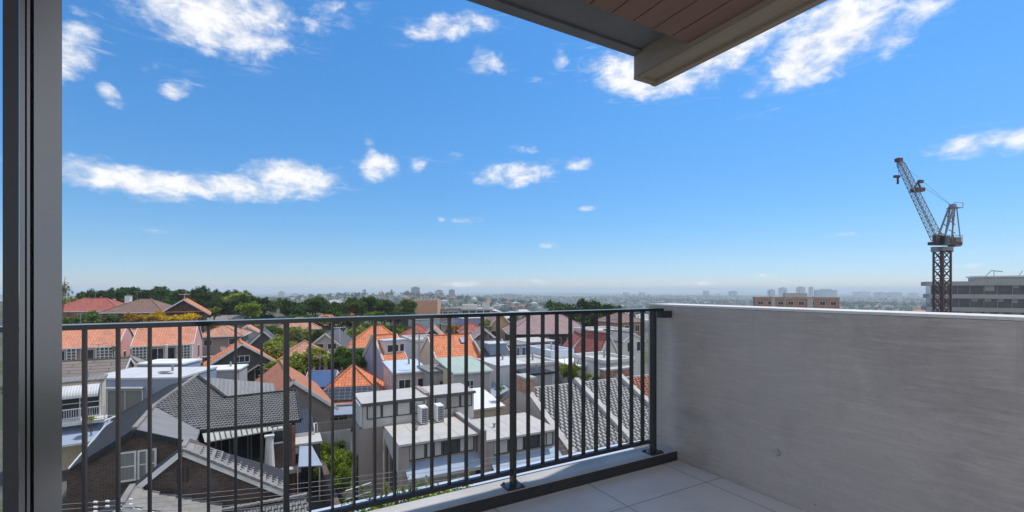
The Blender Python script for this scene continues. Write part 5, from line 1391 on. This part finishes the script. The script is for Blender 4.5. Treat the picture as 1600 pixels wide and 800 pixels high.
tree_px('bright', 335, 478, 22, 104, 'bright green slender tree right of the orange gable house', name='green_tree', sz=1.4)
tree_px('olive', 372, 455, 52, 128, 'broad brownish tree crown at the right end of the dark belt', name='broad_tree')
tree_px('bright', 395, 470, 46, 112, 'sunlit bright green tree at the right end of the dark belt', name='green_tree')
MID = 'trees in the middle band beyond the rail'
for i in range(24):
    px = 405 + i * 10.2 + rnd.uniform(-4, 4)
    top = 464 + rnd.uniform(-2, 4) + (4 if i < 6 else 0) + (4 if i > 19 else 0)
    tree_px(rnd.choice(['dark', 'dark', 'mid']), px, top, rnd.uniform(26, 40), rnd.uniform(122, 150), 'dark green tree in the band of trees just above the middle of the rail', group=MID, name='band_tree', sz=1.15)
for i in range(9):
    px = 440 + i * 20 + rnd.uniform(-5, 5)
    tree_px(rnd.choice(['mid', 'bright']), px, 488 + rnd.uniform(-3, 5), rnd.uniform(26, 36), rnd.uniform(104, 112), 'mid green tree crossing the line of the rail in the middle', group='trees behind the rail', name='rail_tree')
RT = 'dark trees above the right part of the rail'
for px, top, wp, d in ((866, 470, 46, 125), (888, 462, 58, 118), (912, 467, 46, 122), (936, 469, 50, 112), (958, 476, 38, 118), (925, 488, 50, 104), (950, 492, 46, 104), (975, 490, 36, 112)):
    tree_px('dark', px, top, wp, d, 'dark spreading tree above the right part of the rail', group=RT, name='spreading_tree')
for kind, px, top, wp, d, lb_ in (
    ('olive', 442, 524, 58, 66, 'yellowish olive tree right of the dark grey gable'), ('olive', 480, 540, 64, 52, 'round olive tree in front of the tan hip roof'),
    ('olive', 443, 557, 60, 46, 'yellow-green tree behind the terracotta sheet roof'), ('olive', 470, 508, 46, 84, 'brownish olive tree beyond the dark slate roof'),
    ('mid', 495, 515, 36, 80, 'dull green tree touching the dark slate roof'), ('mid', 540, 541, 52, 58, 'dark garden tree left of the lilac gable'), ('dark', 562, 548, 40, 56, 'dark tree below the large orange hip roof'),
    ('dark', 525, 556, 34, 56, 'dark shrub behind the orange pyramid roof'), ('bright', 893, 566, 42, 38, 'bright green tree behind the steep tiled slopes'), ('bright', 915, 580, 20, 37, 'small lime green tree beside the bright green tree'),
    ('yellow', 501, 640, 30, 37, 'yellow-green bush in front of the cottage with solar panels'), ('mid', 290, 572, 16, 50, 'small garden tree below the sunlit pink gable'), ('mid', 308, 566, 16, 52, 'garden shrub at the foot of the pink gable'),
    ('grey', 178, 540, 12, 57, 'small conifer by the pink wall between the terraces'), ('olive', 760, 499, 26, 100, 'palm-like olive tree beside the yellow house'), ('bright', 683, 604, 20, 42, 'green planting on the grey unit ledge'),
    ('dark', 715, 507, 30, 108, 'dark tree right of the yellow flowering tree'), ('mid', 590, 502, 40, 100, 'green tree behind the large orange hip roof'), ('mid', 625, 505, 36, 105, 'green tree left of the red hip roof'),
    ('bright', 560, 504, 44, 92, 'sunlit green tree left of the large orange hip roof'), ('dark', 640, 503, 30, 118, 'dark tree below the peach block'), ('olive', 780, 600, 18, 34, 'small potted shrub beside the white lean-to'),
    ('yellow', 838, 604, 14, 36, 'yellow-green shrub behind the chimney'), ('mid', 1000, 598, 16, 40, 'green shrub beside the orange brick stack'), ('olive', 222, 640, 14, 30, 'dry grass tuft beside the blue-grey house') if False else ('olive', 142, 648, 16, 32, 'dry yellow shrub beside the charcoal roof'),
    ('mid', 425, 506, 40, 96, 'green tree behind the dark grey gable'), ('olive', 400, 500, 36, 104, 'olive tree behind the small white house')):
    tree_px(kind, px, top, wp, d, lb_, name='garden_tree' if wp > 22 else 'garden_shrub')
for px, top, wp, d, lb_ in ((505, 690, 26, 30.6, 'bright green shrub nearest the pale garden wall'), (520, 698, 26, 30.0, 'bright green shrub in the middle of the small garden'), (512, 713, 26, 29.2, 'lime shrub beside the blue-white awning'),
                            (533, 704, 20, 30.2, 'lime shrub beside the tall brown townhouse wall'), (526, 724, 24, 28.6, 'yellow-green shrub at the driveway end of the garden'), (540, 728, 14, 28.4, 'small bright shrub at the foot of the townhouse wall'),
                            (516, 688, 24, 31.0, 'bright shrub against the middle of the pale garden wall'), (537, 692, 20, 31.2, 'bright shrub beside the right end of the pale garden wall'), (528, 714, 24, 29.4, 'broad lime shrub in the front half of the small garden')):
    tree_px('bright', px, top, wp * 1.5, d, lb_, name='garden_shrub', group='shrubs of the small sunny garden', low=True)
for kind, px, top, wp, d, lb_ in (('olive', 425, 531, 50, 60, 'yellow-green tree left of the tan hip roof'), ('bright', 458, 562, 44, 44.5, 'lime tree between the terracotta sheet roof and the round olive tree'),
        ('olive', 425, 575, 26, 45, 'small olive tree touching the terracotta sheet roof'), ('mid', 515, 545, 30, 60, 'garden tree below the pale grey gable'), ('dark', 552, 556, 34, 53, 'dark bush left of the lilac gable wall'),
        ('bright', 585, 506, 34, 90, 'bright tree above the large orange hip roof'), ('mid', 310, 585, 20, 43, 'dark green bush between the blue-grey house and the carport'), ('mid', 445, 505, 30, 90, 'green tree between two orange-brown roofs'),
        ('bright', 620, 512, 24, 95, 'light green tree between the orange and the red hip roofs'), ('olive', 362, 512, 20, 92, 'small olive tree beside the small white house'), ('mid', 935, 585, 20, 39, 'green shrub below the grey rendered house')):
    tree_px(kind, px, top, wp, d, lb_, name='garden_tree')
tree_px('mid', 530, 688, 20, 31.3, 'dark green shrub against the pale garden wall', name='garden_shrub')

# driveway
dv, oo = grid_thing('driveway', None, None, 6, 24, -12)
del_ = MB().box(3.2, 30, 6, 28, -12.4, -11.2).build('driveway_slab', concrete('driveway_asphalt', (.16, .16, .165), False), dv, oo)
tag(dv, kind='structure')
hr, oo = grid_thing('handrail', 'white pipe handrail at the top of the grey driveway', 'handrail', 4, 24, -11.2)
a, b_ = PB(540, 767, 24.5), PB(580, 754, 24.5)
MB().tube(a, b_, .025).tube((a[0], a[1], a[2] - .45), (b_[0], b_[1], b_[2] - .45), .025).build('rail', 'whitemetal', hr, oo)
for t in (.02, .5, .98):
    p = Vector(a).lerp(Vector(b_), t); MB().tube((p.x, p.y, -11.25), p, .02).build('post', 'greymetal', hr, oo)

# power cables in front of the houses
for i, (y0, y1) in enumerate(((768, 722), (776, 730), (783, 738), (791, 746), (799, 755))):
    p, q = Vector(at(95, y0 + 6, 14 + .15 * i)), Vector(at(860, y1 - 34, 17 + .15 * i))
    p, q = p + (p - q) * .25, q + (q - p) * .25
    cb = MB(); n = 16; sag = .5
    pts = [p.lerp(q, k / n) - Vector((0, 0, sag * (1 - (2 * k / n - 1) ** 2))) for k in range(n + 1)]
    for a, b_ in zip(pts, pts[1:]): cb.tube(a, b_, .008, n=5)
    names = ['topmost of the five thin power cables crossing before the houses', 'second from the top of the five thin power cables', 'middle one of the five thin power cables', 'second from the bottom of the five thin power cables', 'lowest of the five thin power cables']
    o = cb.build('power_cable', 'cablemetal'); tag(o, names[i], 'cable', 'power cables')
    if i < 3:
        im = MB()
        for k in range(4 if i < 2 else 1):
            c = pts[3].lerp(pts[4], .3 + k * .22); im.tube(c - Vector((.05, 0, 0)), c + Vector((.05, 0, 0)), .035, n=8)
        im.build('spacer', 'whitemetal', o)
# thin street pole
po = thing('street_pole', 'thin grey street pole in front of the stepped white parapet', 'pole', at(655, 600, 45), 0)
po.location.z = gz(po.location.x, po.location.y)
hh = at(655, 515, 45)[2] - po.location.z
MB().tube((0, 0, -.5), (0, 0, hh), .11, .07).build('shaft', 'greymetal', po)
MB().bar((-.7, 0, hh - .4), (.7, 0, hh - .4), .09).build('crossarm', 'bark', po)
for nm, px, py, d, lb_ in (('tv_antenna', 531, 512, 70, 'white comb-shaped television antenna above the pale grey gable'), ('tv_antenna', 288, 460, 96, 'thin television antenna above the orange gable')):
    x, y, z = at(px, py, d); an_ = thing(nm, lb_, 'antenna', (x, y, z - 3), 20)
    MB().tube((0, 0, -.5), (0, 0, 3), .04).build('mast', 'whitemetal', an_)
    mb = MB().bar((-.9, 0, 3), (.9, 0, 3.1), .05)
    for k in range(6): mb.bar((-.8 + k * .3, -.7, 3.02), (-.8 + k * .3, .7, 3.02), .05)
    mb.build('element', 'whitemetal', an_)

# planter ground cover
rng = np.random.default_rng(5)
us = np.concatenate([rng.uniform(-2, 1.5, 320), rng.normal(.9, .3, 240)])
us = np.concatenate([us, rng.normal(.95, .28, 500)])
cl_ = np.stack([us, rng.uniform(2.7, 3.38, len(us)), -.5 + .2 * rng.random(len(us)) ** 2], -1)
Vq, Q = leaf_quads(rng, cl_, 34, (.028, .028, .018), .013)
tl_ = np.stack([rng.normal(.9, .2, 26), rng.uniform(3.2, 3.4, 26), rng.uniform(-.45, -.24, 26)], -1)
V2_, Q2_ = leaf_quads(rng, tl_, 40, (.006, .006, .055), .011)
gc = np_mesh('ground_cover', np.concatenate([Vq, V2_]), np.concatenate([Q, Q2_ + len(Vq)]), 'leafbright'); gc.rotation_euler = (0, 0, R(90 - UA)); tag(gc, kind='stuff')

# ------------------------------------------------------------------ far suburb: woods and roofs that read as one mass
rng = np.random.default_rng(11)
def scatter(n, y0, y1, p=1.0):
    y = y0 * (y1 / y0) ** (rng.random(n) ** p)
    return (rng.uniform(-1.25, 1.25, n)) * y, y
X, Y = [], []
Vs, Qs, base = [], [], 0
for n, y0, y1, k, r_, lf in ((260, 58, 98, 60, 2.6, .6), (1500, 205, 500, 80, 3.6, .75), (3000, 500, 1300, 22, 4.8, 1.7), (7000, 1300, 4200, 10, 6.5, 3.2)):
    x, y = scatter(n, y0, y1, .8)
    if y0 < 100: x = y * rng.uniform(.42, 1.5, n)
    z = ground_z(x, y)
    rad = r_ * rng.uniform(.6, 1.3, n)
    N = n * k
    d = rng.normal(0, 1, (N, 3)); d /= np.linalg.norm(d, axis=1)[:, None]
    rr_ = np.repeat(rad, k)[:, None]
    c = np.stack([np.repeat(x, k), np.repeat(y, k), np.repeat(z + rad * 1.0, k)], -1) + d * rr_ * np.array([1, 1, .85]) * rng.uniform(.6, 1, (N, 1))
    nrm = d + rng.normal(0, .5, (N, 3)); nrm[:, 2] += .4; nrm /= np.linalg.norm(nrm, axis=1)[:, None]
    t = np.cross(nrm, rng.normal(0, 1, (N, 3))); t /= np.linalg.norm(t, axis=1)[:, None]; bt = np.cross(nrm, t)
    s = lf * rng.uniform(.6, 1.3, (N, 1)) * (rr_ / r_)
    Vq = np.stack([c - t * s, c + bt * s * .7, c + t * s, c - bt * s * .7], 1).reshape(-1, 3)
    Vs.append(Vq); Qs.append(np.arange(N * 4).reshape(-1, 4) + base); base += N * 4
tag(np_mesh('far_woodland', np.concatenate(Vs), np.concatenate(Qs), 'leaffar'), kind='stuff')
for nm, n, mm, seed in (('far_roofs_red', 420, 'terracotta', 1), ('far_roofs_pale', 300, 'offwhite', 2), ('far_roofs_grey', 420, 'grey', 3)):
    x, y = scatter(n, 200, 3200, .75)
    z = ground_z(x, y); Vh, Qh = [], []
    for i in range(n):
        w_, dd, hh, ri = rng.uniform(4, 9), rng.uniform(4, 7), rng.uniform(3, 8), rng.uniform(.5, 2.6)
        a = rng.uniform(0, 3.14); ca, sa = math.cos(a), math.sin(a)
        pts = [(-w_, -dd, -2), (w_, -dd, -2), (w_, dd, -2), (-w_, dd, -2), (-w_, -dd, hh), (w_, -dd, hh), (w_, dd, hh), (-w_, dd, hh), (-w_ * .6, 0, hh + ri), (w_ * .6, 0, hh + ri)]
        b0 = len(Vh)
        Vh += [(x[i] + p[0] * ca - p[1] * sa, y[i] + p[0] * sa + p[1] * ca, z[i] + p[2]) for p in pts]
        Qh += [[b0 + q for q in f] for f in ((0, 1, 5, 4), (1, 2, 6, 5), (2, 3, 7, 6), (3, 0, 4, 7), (4, 5, 9, 8), (6, 7, 8, 9), (5, 6, 9, 9), (7, 4, 8, 8))]
    me = bpy.data.meshes.new(nm); me.from_pydata(Vh, [], [tuple(dict.fromkeys(f)) for f in Qh]); me.materials.append(M[mm] if mm != 'terracotta' else plaster('far_tile_roof', (.42, .17, .1), .2))
    o = bpy.data.objects.new(nm, me); col.objects.link(o); tag(o, kind='stuff')
